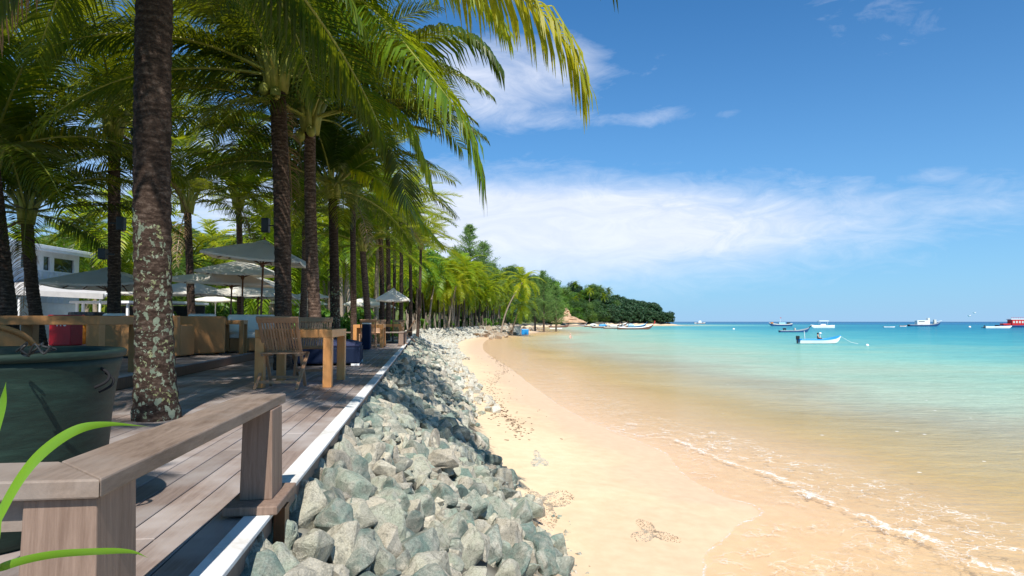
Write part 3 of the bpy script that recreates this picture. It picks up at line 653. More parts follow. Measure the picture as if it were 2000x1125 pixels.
def frond_mesh(name, mb, ribf, mat, stem=None):
    me = mb.mesh(name, mat); me.materials.append(stem or M['petiole'])
    me.polygons.foreach_set('material_index', [1 if i < ribf else 0 for i in range(len(me.polygons))]); return me
FL = {}
def frond_lib(key, mat, L, npairs, ll, wid, segs=3, rib=0.022):
    lib = []
    for e, dr, sg in ((78, 50, 0.14), (66, 66, 0.26), (50, 70, 0.38), (38, 68, 0.46), (22, 62, 0.52), (5, 58, 0.56), (-15, 55, 0.58), (-38, 42, 0.6)):
        for k in range(2):
            mb, rf = leaflets(frond_path(L, R(e), R(dr + random.uniform(-8, 8)), random.uniform(-0.35, 0.35)), npairs, ll, wid, sg, int(e * 10 + k + 900), segs=segs, rib=rib)
            lib.append((e, frond_mesh('frond', mb, rf, mat)))
    FL[key] = lib
frond_lib('near', M['frond'], 3.7, 84, 0.95, 0.036)
frond_lib('mid', M['frond_mid'], 3.4, 46, 0.8, 0.055, 2, 0.025)
mbd, rfd = leaflets(frond_path(2.8, R(-30), R(50)), 40, 0.5, 0.02, 0.6, 5, missing=0.25); DRY = frond_mesh('frond', mbd, rfd, M['frond_dry'], M['frond_dry'])

def bezier3(a, b, c, n):
    return [a * (1 - t) ** 2 + b * 2 * t * (1 - t) + c * t * t for t in [i / (n - 1) for i in range(n)]]
def trunk_mb(base, top, r0, r1, n=70, flare=1.45, bow=0.0, sides=20, rings=True, seed=0):
    """returned in coordinates relative to base"""
    rnd = random.Random(seed); base = Vector(base); top = Vector(top); d = top - base
    mid = d * 0.5 + Vector((-d.y * 0 + bow, 0, 0)); pts = bezier3(Vector((0, 0, 0)), mid, d, n)
    H = d.length; V = []; F = []
    for i, p in enumerate(pts):
        t = i / (n - 1); h = t * H; r = r0 + (r1 - r0) * t ** 0.8
        r *= 1 + (flare - 1) * math.exp(-h / 0.28)
        for k in range(sides):
            a = 2 * math.pi * k / sides; 
            rr = r * (1 + (0.035 * (1 if i % 2 else -1) if rings else 0) + 0.05 * mnoise.noise(Vector((math.cos(a) * 1.5, math.sin(a) * 1.5, h * 2.2 + seed))) + 0.02 * math.sin(5 * a + h))
            V.append(p + Vector((math.cos(a), math.sin(a), 0)) * rr)
    for i in range(n - 1):
        for k in range(sides): k2 = (k + 1) % sides; F.append((i * sides + k, i * sides + k2, (i + 1) * sides + k2, (i + 1) * sides + k))
    return MB().add(V, F)
def put_fronds(root, origin, lib, n, seed, scale=1.0, lo=-40, hi=80, skip=None):
    rnd = random.Random(seed); 
    for k in range(n):
        t = (k + 0.5) / n; want = hi - (hi - lo) * t ** 1.05
        e, me = min(FL[lib] , key=lambda q: abs(q[0] - want) + rnd.uniform(0, 10))
        az = k * 2.39996 + rnd.uniform(-0.25, 0.25) + seed
        if skip and skip(az % (2 * math.pi), want): continue
        o = bpy.data.objects.new('frond', me); col.objects.link(o); o.parent = root; o.location = origin
        o.rotation_euler = (rnd.uniform(-0.12, 0.12), 0, az); s = scale * rnd.uniform(0.9, 1.1); o.scale = (s, s, s)
def hero(root, pts, npairs, ll, wid, sag, seed, mat, **k):
    P = cr([tuple(p) for p in pts], 8); P = [Vector(p) - root.location for p in P]
    mb, rf = leaflets(P, npairs, ll, wid, sag, seed, **k)
    o = bpy.data.objects.new('frond', frond_mesh('frond', mb, rf, mat)); col.objects.link(o); o.parent = root; return o
def heart(root, top, s=1.0):
    mb = MB(); top = Vector(top)
    for k in range(9):
        a = k * 2.4; d = Vector((math.cos(a), math.sin(a), 0)); mb.tube([top + Vector((0, 0, -0.25 * s)) + d * 0.10 * s, top + Vector((0, 0, 0.12 * s)) + d * 0.17 * s, top + Vector((0, 0, 0.5 * s)) + d * 0.36 * s], [0.085 * s, 0.06 * s, 0.03 * s], 6)
    mb.build('leaf_base', M['petiole'], root, smooth=True)
def palm(base, top, r0, r1, label, lib='near', nf=22, seed=1, mat='trunk', scale=1.0, bow=0.0, flare=1.35, lo=4, hi=80, dry=0, skip=None, group=None, nuts=0):
    dry = max(dry, 1 if int(seed * 3) % 2 else 0)
    base = Vector(base); top = Vector(top); root = empty('coconut_palm', base); tag(root, label, 'palm tree', group)
    nf = int(nf * 0.84)
    trunk_mb(base, top, r0, r1, bow=bow, flare=flare, seed=seed, sides=16).build('trunk', M[mat], root, smooth=True)
    put_fronds(root, top - base, lib, nf, seed, scale, lo, hi, skip); heart(root, top - base, scale)
    for k in range(dry):
        o = bpy.data.objects.new('frond', DRY); col.objects.link(o); o.parent = root; o.location = top - base + Vector((0, 0, -0.1)); o.rotation_euler = (0, 0, seed + k * 2.1)
    for k in range(nuts):
        a = seed + k * 1.1; MB().ball(top - base + Vector((0.22 * math.cos(a), 0.22 * math.sin(a), -0.28 - 0.1 * (k % 2))), (0.10, 0.10, 0.12), 10, 7).build('coconut', M['petiole'], root, smooth=True)
    return root
ZU = 0.17
# ---- the near palms ------------------------------------------------
b = PZ(305, 818, 0.0); t1 = PY(312, -300, b.y - 0.1)
P1 = palm(b, t1, 0.158, 0.150, 'thickest nearest palm with pale green lichen blotches up its trunk, behind the bench', 'near', 26, 3.1, 'trunk_lichen', 1.0, -0.10, 1.30, lo=-15, hi=80,
          skip=lambda a, w: False)
# the long sunlit frond that reaches over the beach, and its neighbours
hero(P1, [t1, PY(560, -330, 6.0), PY(820, -150, 6.1), PY(960, -55, 6.2), PY(1045, 12, 6.2), PY(1095, 65, 6.2), PY(1125, 115, 6.2), PY(1138, 155, 6.2)], 105, 1.0, 0.040, 1.1, 11, M['frond_sun_gold'], tip=0.55, start=0.3, lift=0.0, spread=0.6, fwd=(0.3, 0.25))
hero(P1, [t1, PY(600, -420, 5.6), PY(880, -330, 5.2), PY(1080, -160, 5.0), PY(1190, -42, 4.9)], 60, 0.62, 0.03, 1.0, 12, M['frond'], tip=0.5, lift=0.0, fwd=(0.3, 0.2))
hero(P1, [t1, PY(430, -300, 5.2), PY(560, -180, 4.9), PY(650, -60, 4.8), PY(700, 30, 4.8)], 70, 0.7, 0.036, 0.6, 13, M['frond'], tip=0.4, lift=0.0)
hero(P1, [t1, PY(200, -320, 5.2), PY(100, -200, 5.0), PY(30, -100, 4.9), PY(-20, 0, 4.9)], 70, 0.7, 0.036, 0.6, 14, M['frond'], tip=0.4, lift=0.0)
b = PZ(552, 722, 0.0); t = PY(540, 150, b.y)
P2 = palm(b, t, 0.150, 0.142, 'dark palm rising behind the slatted chair and front table, second largest trunk', 'near', 26, 1.7, 'trunk', 1.15, 0.1, 1.15, dry=1, nuts=4)
hero(P2, [t, PY(600, 60, 11.5), PY(680, -5, 10.5), PY(749, 38, 9.8), PY(811, 111, 9.3), PY(878, 195, 9.0), PY(911, 244, 9.0), PY(936, 310, 9.0), PY(941, 350, 9.0)], 125, 1.15, 0.046, 1.0, 21, M['frond_mid'], tip=0.5, lift=0.0, start=0.2, spread=0.6, fwd=(0.3, 0.25))
hero(P2, [t, PY(640, 90, 12.0), PY(760, 95, 11.5), PY(860, 60, 11.0), PY(930, 75, 10.8), PY(975, 130, 10.8)], 100, 1.1, 0.045, 0.95, 22, M['frond'], tip=0.4, lift=0.0, start=0.25)
hero(P2, [t, PY(610, 0, 11.5), PY(720, -70, 10.5), PY(840, -60, 9.8), PY(930, -10, 9.5), PY(990, 60, 9.5)], 110, 1.15, 0.045, 0.95, 24, M['frond_mid'], tip=0.4, lift=0.0, start=0.25)
hero(P2, [t, PY(600, 150, 12.0), PY(680, 165, 11.8), PY(765, 210, 11.5), PY(820, 290, 11.5), PY(840, 350, 11.5)], 100, 1.05, 0.045, 0.95, 23, M['frond_mid'], tip=0.4, lift=0.0)
b = PZ(622, 712, 0.0); t = PY(606, 235, b.y)
P3 = palm(b, t, 0.132, 0.110, 'palm with ringed reddish trunk standing behind the navy daybed', 'near', 24, 2.9, 'trunk_pale', 1.05, -0.12, 1.2, nuts=3)
hero(P3, [t, PY(660, 215, 13), PY(725, 240, 12.5), PY(768, 300, 12.2), PY(790, 370, 12.0), PY(800, 430, 12.0), PY(862, 470, 12.0)][:6], 70, 0.85, 0.05, 0.22, 31, M['frond'], tip=0.6, lift=0.1)
b = PZ(656, 698, 0.0); t = PY(650, 370, b.y)
P4 = palm(b, t, 0.125, 0.105, 'slim palm with a lichen speckled foot just right of the navy daybed', 'near', 22, 4.2, 'trunk_lichen', 0.95, 0.0, 1.1)
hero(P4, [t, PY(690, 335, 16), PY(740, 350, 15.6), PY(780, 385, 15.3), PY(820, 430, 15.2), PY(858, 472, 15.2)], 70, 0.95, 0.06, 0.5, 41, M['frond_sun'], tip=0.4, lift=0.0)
b = PZ(691, 676, 0.0); t = PY(689, 385, b.y)
P5 = palm(b, t, 0.115, 0.095, 'straight dark palm right behind the left end of the second teak table', 'mid', 20, 5.3, 'trunk', 1.05, 0.0, 1.1)
b = PZ(722, 671, 0.0); t = PY(708, 480, b.y)
P6 = palm(b, t, 0.14, 0.12, 'leaning palm behind the second teak table with a low bright crown', 'mid', 22, 6.1, 'trunk_pale', 0.9, 0.0, 1.1)
b = PZ(222, 688, ZU); t = PY(222, 245, b.y)
P7 = palm(b, t, 0.140, 0.125, 'dark palm behind the wicker armchairs carrying two black spotlights', 'near', 20, 0.6, 'trunk', 1.1, 0.03, 1.1, dry=1)
b = PZ(82, 690, ZU); t = PY(52, 418, b.y)
P8 = palm(b, t, 0.135, 0.12, 'leaning palm with ragged leaf bases in front of the grey building', 'near', 24, 2.2, 'trunk', 0.9, -0.1, 1.1, dry=2)
b = PZ(25, 698, ZU); t = PY(-20, 300, b.y)
P9 = palm(b, t, 0.17, 0.14, 'dark palm cut by the left edge of the view', 'near', 24, 3.9, 'trunk', 1.05, 0.0, 1.1)
b = PZ(376, 668, ZU); t = PY(366, 400, b.y)
P10 = palm(b, t, 0.13, 0.115, 'palm between the big trunk and the stacked white parasols', 'near', 14, 5.0, 'trunk', 1.1, 0.0, 1.1)
# taller palms whose crowns close the canopy overhead
for i, (px, Y, pt, zt, lb) in enumerate(((545, 19, 538, 8.2, 'tall palm whose pinkish upper trunk shows above the dark crown behind the front table'), (560, 21.5, 556, 7.2, 'tall palm hidden straight behind the dark palm at the front table'),
      (-70, 17, -60, 7.4, 'tall palm beyond the left edge of the view, its crown filling the upper left'), (300, 22, 300, 6.2, 'palm hidden behind the nearest big trunk'),
      (470, 26, 465, 5.6, 'stout palm seen between the parasol poles'), (590, 25, 596, 5.0, 'pale leaning palm between the two dark trunks right of the parasols'))):
    b = PY(px, 600, Y); b.z = ZU if Y < 26 else -0.1; x = PY(pt, 400, Y).x
    palm(b, (x, Y, zt), 0.13, 0.11, lb, 'near' if Y < 21 else 'mid', 18, 7.7 + i, 'trunk_pale' if i in (0, 4, 5) else 'trunk', 1.15, 0.1, 1.2)
# row on the right of the deck
for i, (px, pb, py, Y, zt, lb) in enumerate(((746, 742, 520, 29, 4.7, 'palm left of the small white parasol, slightly leaning'), (757, 756, 500, 31, 5.6, 'thin palm whose trunk stands just behind the small white parasol'),
      (782, 782, 470, 35, 6.4, 'palm directly behind the small white parasol'), (801, 800, 490, 39, 5.6, 'palm at the far end of the boardwalk by the rubble'), (768, 770, 430, 43, 7.6, 'tall palm above the small white parasol'), (815, 822, 480, 47, 6.2, 'first palm beyond the end of the boardwalk'))):
    b = PY(px, 640, Y); t = PY(pb, py, Y); b.z = min(gz(b.x, b.y), 0) if Y > 41 else -0.05
    palm(b, (t.x, Y, zt), 0.115, 0.095, lb, 'mid', 20, 11.3 + i, 'trunk', 1.0, 0.1, 1.2)
# palms added beside and behind the viewpoint so their crowns shade the boardwalk
for i, (x, y, zt, lb) in enumerate(((-6.6, 4.4, 6.4, 'added shade palm standing left of the green tub, its crown darkening the upper left corner'), (-8.0, 8.6, 6.8, 'added shade palm left of the wicker table, crown high in the upper left'), (-6.0, -1.4, 6.4, 'unseen palm added left of the viewpoint to shade the bench'), (-4.9, -4.2, 7.6, 'unseen palm added for shade behind the viewpoint beside the deck edge'), (-9.0, 0.8, 7.4, 'unseen palm added for shade far left of the viewpoint over the terrace'))):
    palm((x, y, 0.17 if x < -5.7 and y > 4 else 0), (x + 0.3, y, zt), 0.17, 0.14, lb, 'near', 24, 21.3 + i, 'trunk', 1.1, 0.1, 1.2)
# ---- low-detail palms for the groves -------------------------------
LOW = []
for v in range(4):
    mb = MB(); rf = []; 
    for k in range(19):
        e = 75 - 115 * (k / 18); p = frond_path(3.2, R(e), R(80), 0.2, 8); az = k * 2.4 + v
        m2, _ = leaflets(p, 20, 0.8, 0.10, 0.35 + 0.1 * random.random(), 50 + k + v, segs=2, rib=0.03)
        Rz = Matrix.Rotation(az, 3, 'Z'); mb.add([Rz @ Vector(q) for q in m2.v], m2.f)
    LOW.append(mb)
LOWM = {}
for key, mat in (('g', M['frond_mid']), ('y', M['frond_sun']), ('d', M['frond'])): LOWM[key] = [m_.mesh('crown', mat) for m_ in LOW]
TR = {}
def far_palm(x, y, z, H, label, key='g', scale=1.0, lean=(0, 0), group=None, tm='bark_pale'):
    root = empty('coconut_palm', (x, y, z)); tag(root, label, 'palm tree', group)
    c = bpy.data.objects.new('crown', random.choice(LOWM[key])); col.objects.link(c); c.parent = root; c.location = (lean[0], lean[1], H); c.rotation_euler = (0, 0, random.uniform(0, 6.28)); c.scale = (scale,) * 3
    trunk_mb((0, 0, 0), (lean[0], lean[1], H), 0.15 * scale ** 0.5, 0.11, n=14, bow=-lean[0] * 0.4, sides=8, rings=False, seed=int(x)).build('trunk', M[tm], root, smooth=True); return root
# grove behind the terrace
random.seed(21)
for i in range(40):
    y = random.uniform(29, 75); px = random.uniform(-60, 760); x = PY(px, 600, y).x
    if -24 < x < -11 and 26 < y < 34: continue
    if px < 160 and y < 45: continue
    far_palm(x, y, gz(x, y), random.uniform(2.6, 6.2) + y * 0.02, 'palm in the dense grove behind the parasols', random.choice('ggyd'), random.uniform(0.9, 1.25), (random.uniform(-.6, .6), random.uniform(-.6, .6)), 'palms of the grove behind the terrace')
far_palm(*PY(132, 600, 47).to_tuple()[:2], -0.2, 7.0, 'small palm whose crown rises just over the roof end of the grey building', 'g', 1.0, (-0.4, 0))
far_palm(*PY(178, 600, 50).to_tuple()[:2], -0.2, 8.6, 'slender palm with a bare pale stem between the grey building and the spotlight palm', 'g', 0.85, (-0.3, 0))
# fringe of palms along the rubble bank
random.seed(33)
for i in range(88):
    y = 50 + 98 * (i / 87) ** 1.1 + random.uniform(-2, 2); xb = float(xs_of(y, BK)); x = xb - random.uniform(1.0, 13)
    far_palm(x, y, gz(x, y), random.uniform(5.0, 8.5) + (y - 50) * 0.025, 'yellow-green palm in the sunny row behind the rubble bank', random.choice('ygyg'), random.uniform(0.95, 1.3), (random.uniform(-.8, 1.2), random.uniform(-1, .5)), 'palms along the rubble bank', random.choice(['bark', 'bark_pale']))
q = PZ(990, 640, -0.9); 
random.seed(61)
for i in range(46):
    y = random.uniform(92, 152); xb = float(xs_of(y, BK)); x = xb - random.uniform(0.3, 6)
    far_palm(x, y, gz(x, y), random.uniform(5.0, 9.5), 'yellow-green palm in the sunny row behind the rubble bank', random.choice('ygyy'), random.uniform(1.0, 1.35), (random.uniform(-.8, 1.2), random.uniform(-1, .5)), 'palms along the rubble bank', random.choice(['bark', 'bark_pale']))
far_palm(q.x - 0.5, 118, gz(q.x - 0.5, 118), 9.6, 'leaning palm at the seaward end of the row, bent towards the water', 'y', 1.35, (4.0, -1)); far_palm(q.x + 1.5, 121, gz(q.x + 1.5, 121), 5.6, 'low palm under the leaning palm at the end of the row', 'y', 1.2, (1.8, -1))

# ---- broadleaf crowns ------------------------------------------------
def leaf_crown(seed, n, r, leaf, blobs=16, conical=False):
    rnd = random.Random(seed); mb = MB(); B = []
    for i in range(blobs):
        a = rnd.uniform(0, 6.28); h = rnd.uniform(-0.75, 0.9); rr = math.sqrt(max(0, 1 - h * h)) * rnd.uniform(0.35, 0.85)
        if conical: rr *= (1 - h) * 0.55
        B.append((Vector((rr * math.cos(a) * r[0], rr * math.sin(a) * r[1], h * r[2])), rnd.uniform(0.28, 0.5)))
    for i in range(n):
        c, s = rnd.choice(B); d = Vector((rnd.gauss(0, 1), rnd.gauss(0, 1), rnd.gauss(0, 1))).normalized()
        p = c + Vector((d.x * r[0], d.y * r[1], d.z * r[2] * 0.8)) * s * rnd.uniform(0.6, 1.08)
        nrm = (d + Vector((rnd.gauss(0, .5), rnd.gauss(0, .5), rnd.gauss(0, .5) + 0.3))).normalized(); u = nrm.orthogonal().normalized(); u = (Matrix.Rotation(rnd.uniform(0, 6.28), 3, nrm) @ u); w = nrm.cross(u)
        l = leaf * rnd.uniform(0.6, 1.3); k = len(mb.v)
        mb.v += [tuple(p - u * l), tuple(p + w * l * 0.45), tuple(p + u * l), tuple(p - w * l * 0.45)]; mb.f.append((k, k + 1, k + 2, k + 3))
    return mb
CR = {}
for key, mat, args in (('tree', 'leaf', (9000, (3.0, 3.0, 2.6), 0.13, 22)), ('bush', 'leaf_bright', (2600, (1.0, 1.0, 0.8), 0.10, 12)), ('dark', 'leaf_dark', (5000, (3.4, 3.4, 2.8), 0.24, 18)), ('bright', 'leaf_bright', (8000, (3.0, 3.0, 2.3), 0.14, 20))):
    CR[key] = [leaf_crown(60 + i, *args).mesh('crown', M[mat]) for i in range(3)]
def tree(name, x, y, z, s, H, key, label, cat, group=None, tr='bark', sz_=1.0):
    root = empty(name, (x, y, z)); tag(root, label, cat, group)
    c = bpy.data.objects.new('crown', random.choice(CR[key])); col.objects.link(c); c.parent = root; c.location = (0, 0, H); c.rotation_euler = (0, 0, random.uniform(0, 6.28)); c.scale = (s, s, s * sz_)
    mb = MB(); mb.tube([(0, 0, -0.2), (0.1 * s, 0, H * 0.5), (0, 0.1 * s, H)], [0.09 * s + 0.04, 0.07 * s + 0.03, 0.04 * s], 7)
    for k in range(3): a = k * 2.1; mb.tube([(0, 0, H * 0.55), (0.7 * s * math.cos(a), 0.7 * s * math.sin(a), H)], [0.05 * s, 0.02 * s], 6)
    mb.build('trunk', M[tr], root, smooth=True); return root
def shrub(x, y, z, s, label, group, key='bush', sz_=1.0):
    root = empty('shrub', (x, y, z)); tag(root, label, 'shrub', group)
    c = bpy.data.objects.new('crown', random.choice(CR[key])); col.objects.link(c); c.parent = root; c.location = (0, 0, 0.55 * s); c.rotation_euler = (0, 0, random.uniform(0, 6.28)); c.scale = (s, s, s * sz_)
    mb = MB()
    for k in range(4): a = k * 1.6; mb.tube([(0, 0, -0.1), (0.3 * s * math.cos(a), 0.3 * s * math.sin(a), 0.6 * s)], [0.03, 0.015], 5)
    mb.build('stem', M['bark'], root); return root
random.seed(5)
for i in range(40):
    y = random.uniform(27.5, 62); px = random.uniform(120, 720); x = PY(px, 600, y).x
    if px < 290 and y < 40: continue
    shrub(x, y, gz(x, y), random.uniform(0.9, 1.7), 'bright green bushy shrub behind the terrace furniture', 'shrubs behind the terrace')
for i in range(34):
    y = 50 + 92 * i / 33; xb = float(xs_of(y, BK)); x = xb - random.uniform(0.3, 3.0)
    shrub(x, y, gz(x, y), random.uniform(0.4, 0.85) * (0.7 + y / 130), 'low green shrub at the foot of the palms on the rubble bank', 'shrubs along the rubble bank')
# backing trees behind the whole grove
for i in range(34):
    y = random.uniform(85, 130); px = random.uniform(300, 840); x = PY(px, 600, y).x
    tree('broadleaf_tree', x, y, gz(x, y), random.uniform(1.3, 2.1), random.uniform(5, 8.5), random.choice(['tree', 'tree', 'bright']), 'leafy tree deep behind the palms on the rubble bank', 'tree', 'trees deep behind the palms')
for i in range(16):
    y = random.uniform(60, 95); x = PY(-80 + 34 * i, 600, y).x
    tree('broadleaf_tree', x, y, gz(x, y), random.uniform(1.3, 1.9), random.uniform(3.0, 5), random.choice(['tree', 'bright']), 'leafy tree low behind the terrace and the building', 'tree', 'trees behind the building')
# casuarinas
def casuarina(x, y, z, H, w, label, seed=1):
    rnd = random.Random(seed); root = empty('casuarina_tree', (x, y, z)); tag(root, label, 'tree'); mb = MB(); tb = MB(); tb.tube([(0, 0, -0.3), (0.1, 0, H * 0.5), (0, 0, H * 0.97)], [0.28, 0.16, 0.03], 8)
    for k in range(int(H * 15)):
        t = rnd.uniform(0.14, 0.99) ; a = rnd.uniform(0, 6.28); l = w * (1 - t) ** 0.75 * rnd.uniform(0.45, 1.1) + 0.35; zb = H * t
        d = Vector((math.cos(a), math.sin(a), rnd.uniform(0.25, 0.9))); e = Vector((0, 0, zb)) + d * l
        tb.tube([(0, 0, zb), e], [0.03, 0.008], 4, False)
        for j in range(34):
            f = rnd.uniform(0.2, 1.05); p = Vector((0, 0, zb)) + d * l * f; q = p + Vector((rnd.gauss(0, .32), rnd.gauss(0, .32), rnd.uniform(-0.45, 0.5)))
            s = (q - p).orthogonal().normalized() * 0.035; n = len(mb.v); mb.v += [tuple(p - s), tuple(p + s), tuple(q + s * .3), tuple(q - s * .3)]; mb.f.append((n, n + 1, n + 2, n + 3))
    tb.build('trunk', M['bark'], root); mb.build('crown', M['needle'], root); return root
def at(px, Y): q = PY(px, 640, Y); return q.x, Y, gz(q.x, Y)
casuarina(*at(917, 128), 19.6, 6.6, 'tallest feathery casuarina standing above the palm row', 1)
casuarina(*at(944, 132), 16.8, 6.4, 'feathery casuarina leaning against the right side of the tallest one', 2)
casuarina(*at(888, 130), 15.4, 6.2, 'shorter feathery casuarina left of the tallest one', 3)
casuarina(*at(1062, 165), 15.0, 4.6, 'grey-green casuarina at the seaward end of the palm row', 4)
casuarina(*at(1045, 172), 14.0, 4.2, 'grey-green casuarina just behind the leaning palm', 5)
casuarina(*at(1086, 180), 12.4, 4.2, 'low casuarina beside the bare earth slope', 6)
# wooded hill beyond
random.seed(9)
for i in range(230):
    px = random.uniform(740, 1206); Y = 200.0 if px < 1040 else 230.0
    while float(bank_s(np.array([PY(px, 600, Y).x]), np.array([Y]))[0]) < 2.0: Y += 4
    Y += random.random() ** 1.3 * (120 if px < 1100 else 70); x = PY(px, 600, Y).x
    z, s, b = Hs(np.array([x]), np.array([Y])); 
    if b[0] < 1.5: continue
    s_ = random.uniform(1.3, 2.3)
    if random.random() < 0.35: far_palm(x, Y, float(z[0]), random.uniform(8, 12), 'distant palm on the wooded hillside beyond the bay', random.choice('gd'), 1.3, (0.5, 0), 'palms on the far hillside')
    else: tree('broadleaf_tree', x, Y, float(z[0]), s_, s_ * 2.6, random.choice(['tree', 'tree', 'bright', 'dark']), 'distant broadleaf tree on the wooded hillside beyond the bay', 'tree', 'trees on the far hillside')
for i in range(130):
    px = random.uniform(780, 1090); Y = random.uniform(235, 400); x = PY(px, 600, Y).x; z, s, b = Hs(np.array([x]), np.array([Y]))
    if b[0] < 3: continue
    s_ = random.uniform(1.2, 1.9); tree('broadleaf_tree', x, Y, float(z[0]), s_, s_ * 2.0, random.choice(['tree', 'bright', 'tree']), 'distant broadleaf tree on the wooded hillside beyond the bay', 'tree', 'trees on the far hillside')
for i in range(56):
    px = random.uniform(1072, 1150) if i < 40 else random.uniform(1130, 1200); Y = random.uniform(345, 365) if px < 1120 else random.uniform(368, 400); x = PY(px, 600, Y).x; z, s, b = Hs(np.array([x]), np.array([Y]))
    if b[0] < 1 or (1098 < px < 1124 and Y < 356): continue
    s_ = random.uniform(1.5, 2.5) * (1.2 if px < 1120 else 1.0); tree('broadleaf_tree', x, Y, float(z[0]), s_, s_ * 2.7, random.choice(['tree', 'bright']), 'distant broadleaf tree on the wooded hillside beyond the bay', 'tree', 'trees on the far hillside')
for i in range(34):
    px = random.uniform(1042, 1098); Y = 320.0
    while float(bank_s(np.array([PY(px, 600, Y).x]), np.array([Y]))[0]) < 3.0: Y += 3
    Y += random.uniform(2, 22); x = PY(px, 600, Y).x; s_ = random.uniform(2.2, 3.1) * (1.0 if px < 1075 else 0.9); tree('broadleaf_tree', x, Y, gz(x, Y), s_, s_ * 2.9, random.choice(['tree', 'bright']), 'distant broadleaf tree on the wooded hillside beyond the bay', 'tree', 'trees on the far hillside')
# dark headland wood: reads as one mass
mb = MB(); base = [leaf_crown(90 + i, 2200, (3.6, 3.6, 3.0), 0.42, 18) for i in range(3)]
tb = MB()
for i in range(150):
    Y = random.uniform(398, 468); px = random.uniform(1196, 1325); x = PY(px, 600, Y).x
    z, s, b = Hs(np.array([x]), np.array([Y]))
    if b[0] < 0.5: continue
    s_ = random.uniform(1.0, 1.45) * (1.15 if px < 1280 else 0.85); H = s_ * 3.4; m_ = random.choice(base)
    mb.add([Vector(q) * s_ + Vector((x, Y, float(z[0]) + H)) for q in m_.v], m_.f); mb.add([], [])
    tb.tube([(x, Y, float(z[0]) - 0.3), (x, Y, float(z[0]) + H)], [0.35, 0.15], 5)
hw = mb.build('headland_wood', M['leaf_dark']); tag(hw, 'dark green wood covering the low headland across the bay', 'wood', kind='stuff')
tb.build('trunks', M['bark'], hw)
# bare earth slope
# ------------------------------------------------------------------ furniture
def dz(u, v, z, rz=0.0): return D(u, v, z), YAW + rz
def table(p, rz, label, w=0.95, d=1.25, h=0.75, t=0.10, leg=0.11, mat='teak', name='teak_table'):
    r = empty(name, p, rz); tag(r, label, 'table')
    mb = MB(); n = 7; sw = w / n
    mb.box((0, 0, h - t / 2), (w, d, t)); mb.build('tabletop', M[mat], r, bevel=0.006)
    for sx in (-1, 1):
        for sy in (-1, 1): MB().box((sx * (w / 2 - leg / 2 - 0.002), sy * (d / 2 - leg / 2 - 0.002), (h - t) / 2), (leg, leg, h - t)).build('leg', M[mat], r, bevel=0.006)
    return r
def chair(p, rz, label, proto=[]):
    if proto:
        r = copy_tree(proto[0]); r.location = p; r.rotation_euler = (0, 0, rz); tag(r, label); return r
    r = empty('folding_chair', p, rz); tag(r, label, 'chair', 'slatted folding teak chairs on the boardwalk'); m = M['chair']; proto.append(r)
    for s in (-1, 1):
        mb = MB(); mb.bar((s * 0.235, -0.27, 0.90), (s * 0.225, 0.03, 0.42), 0.042, 0.032); mb.bar((s * 0.225, 0.025, 0.43), (s * 0.225, 0.25, 0.0), 0.04, 0.03); mb.build('leg', m, r, bevel=0.004)
        MB().bar((s * 0.262, 0.22, 0.45), (s * 0.262, -0.30, 0.0), 0.04, 0.028).build('leg', m, r, bevel=0.004)
    a = Vector((0, -0.262, 0.885)); b = Vector((0, 0.0, 0.465)); q = (a - b).to_track_quat('Z', 'Y').to_matrix()
    MB().box(a + Vector((0, -0.004, 0.0)), (0.53, 0.036, 0.085), Matrix.Rotation(R(32), 3, 'X')).build('top_rail', m, r, bevel=0.006)
    mb = MB()
    for k in range(11):
        x = -0.185 + 0.037 * k; mb.bar((x, -0.243, 0.85), (x, -0.01, 0.475), 0.024, 0.012)
    mb.build('back_slat', m, r)
    MB().box((0, 0.0, 0.462), (0.44, 0.03, 0.045), Matrix.Rotation(R(32), 3, 'X')).build('back_rail', m, r)
    mb = MB()
    for k in range(9): mb.box((0, -0.14 + 0.047 * k, 0.452), (0.50, 0.038, 0.016))
    mb.box((-0.22, 0.05, 0.43), (0.03, 0.42, 0.03)); mb.box((0.22, 0.05, 0.43), (0.03, 0.42, 0.03)); mb.build('seat', m, r)
    for s in (-1, 1):
        MB().bar((s * 0.285, -0.21, 0.655), (s * 0.285, 0.15, 0.64), 0.045, 0.02).build('armrest', m, r, bevel=0.004) if False else None
    MB().box((0, 0.19, 0.12), (0.42, 0.025, 0.035)).build('stretcher', m, r); MB().box((0, -0.20, 0.09), (0.49, 0.025, 0.035)).build('stretcher', m, r)
    return r
def on(px, py, z): return PZ(px, py, z)
# front table and its two chairs
pn = on(640, 757, 0.0); pf = on(661, 742, 0.0)
c = pn + Fv * 0.62 + Lv * 0.42
T1 = table((c.x, c.y, 0), YAW - 0.03, 'nearest square-legged golden teak table, beside the navy daybed', 0.98, 1.25, 0.755, 0.105, 0.115)
q = on(552, 757, 0.0); chair((q.x, q.y, 0), YAW * 0.3, 'slatted folding chair nearest the camera, back turned, at the front table')
q = c + Fv * 1.05 + Lv * 0.05; chair((q.x, q.y, 0), math.pi + YAW, 'slatted folding chair on the far side of the front table')
q = on(722, 678, 0.0); T2 = table((q.x, q.y, 0), YAW, 'second teak table along the boardwalk, beyond the navy daybed', 0.98, 1.25, 0.755, 0.105, 0.115)
qq = q - Fv * 0.75 + Lv * 0.0; chair((qq.x, qq.y, 0), YAW + 0.1, 'slatted folding chair with its back to the camera at the second table')
qq = q + Fv * 0.9 - Lv * 0.2; chair((qq.x, qq.y, 0), math.pi + YAW, 'slatted folding chair on the far side of the second table')
q = on(762, 668, 0.0); T3 = table((q.x, q.y, 0), YAW, 'third teak table along the boardwalk, under the small white parasol', 0.98, 1.25, 0.755, 0.105, 0.115)
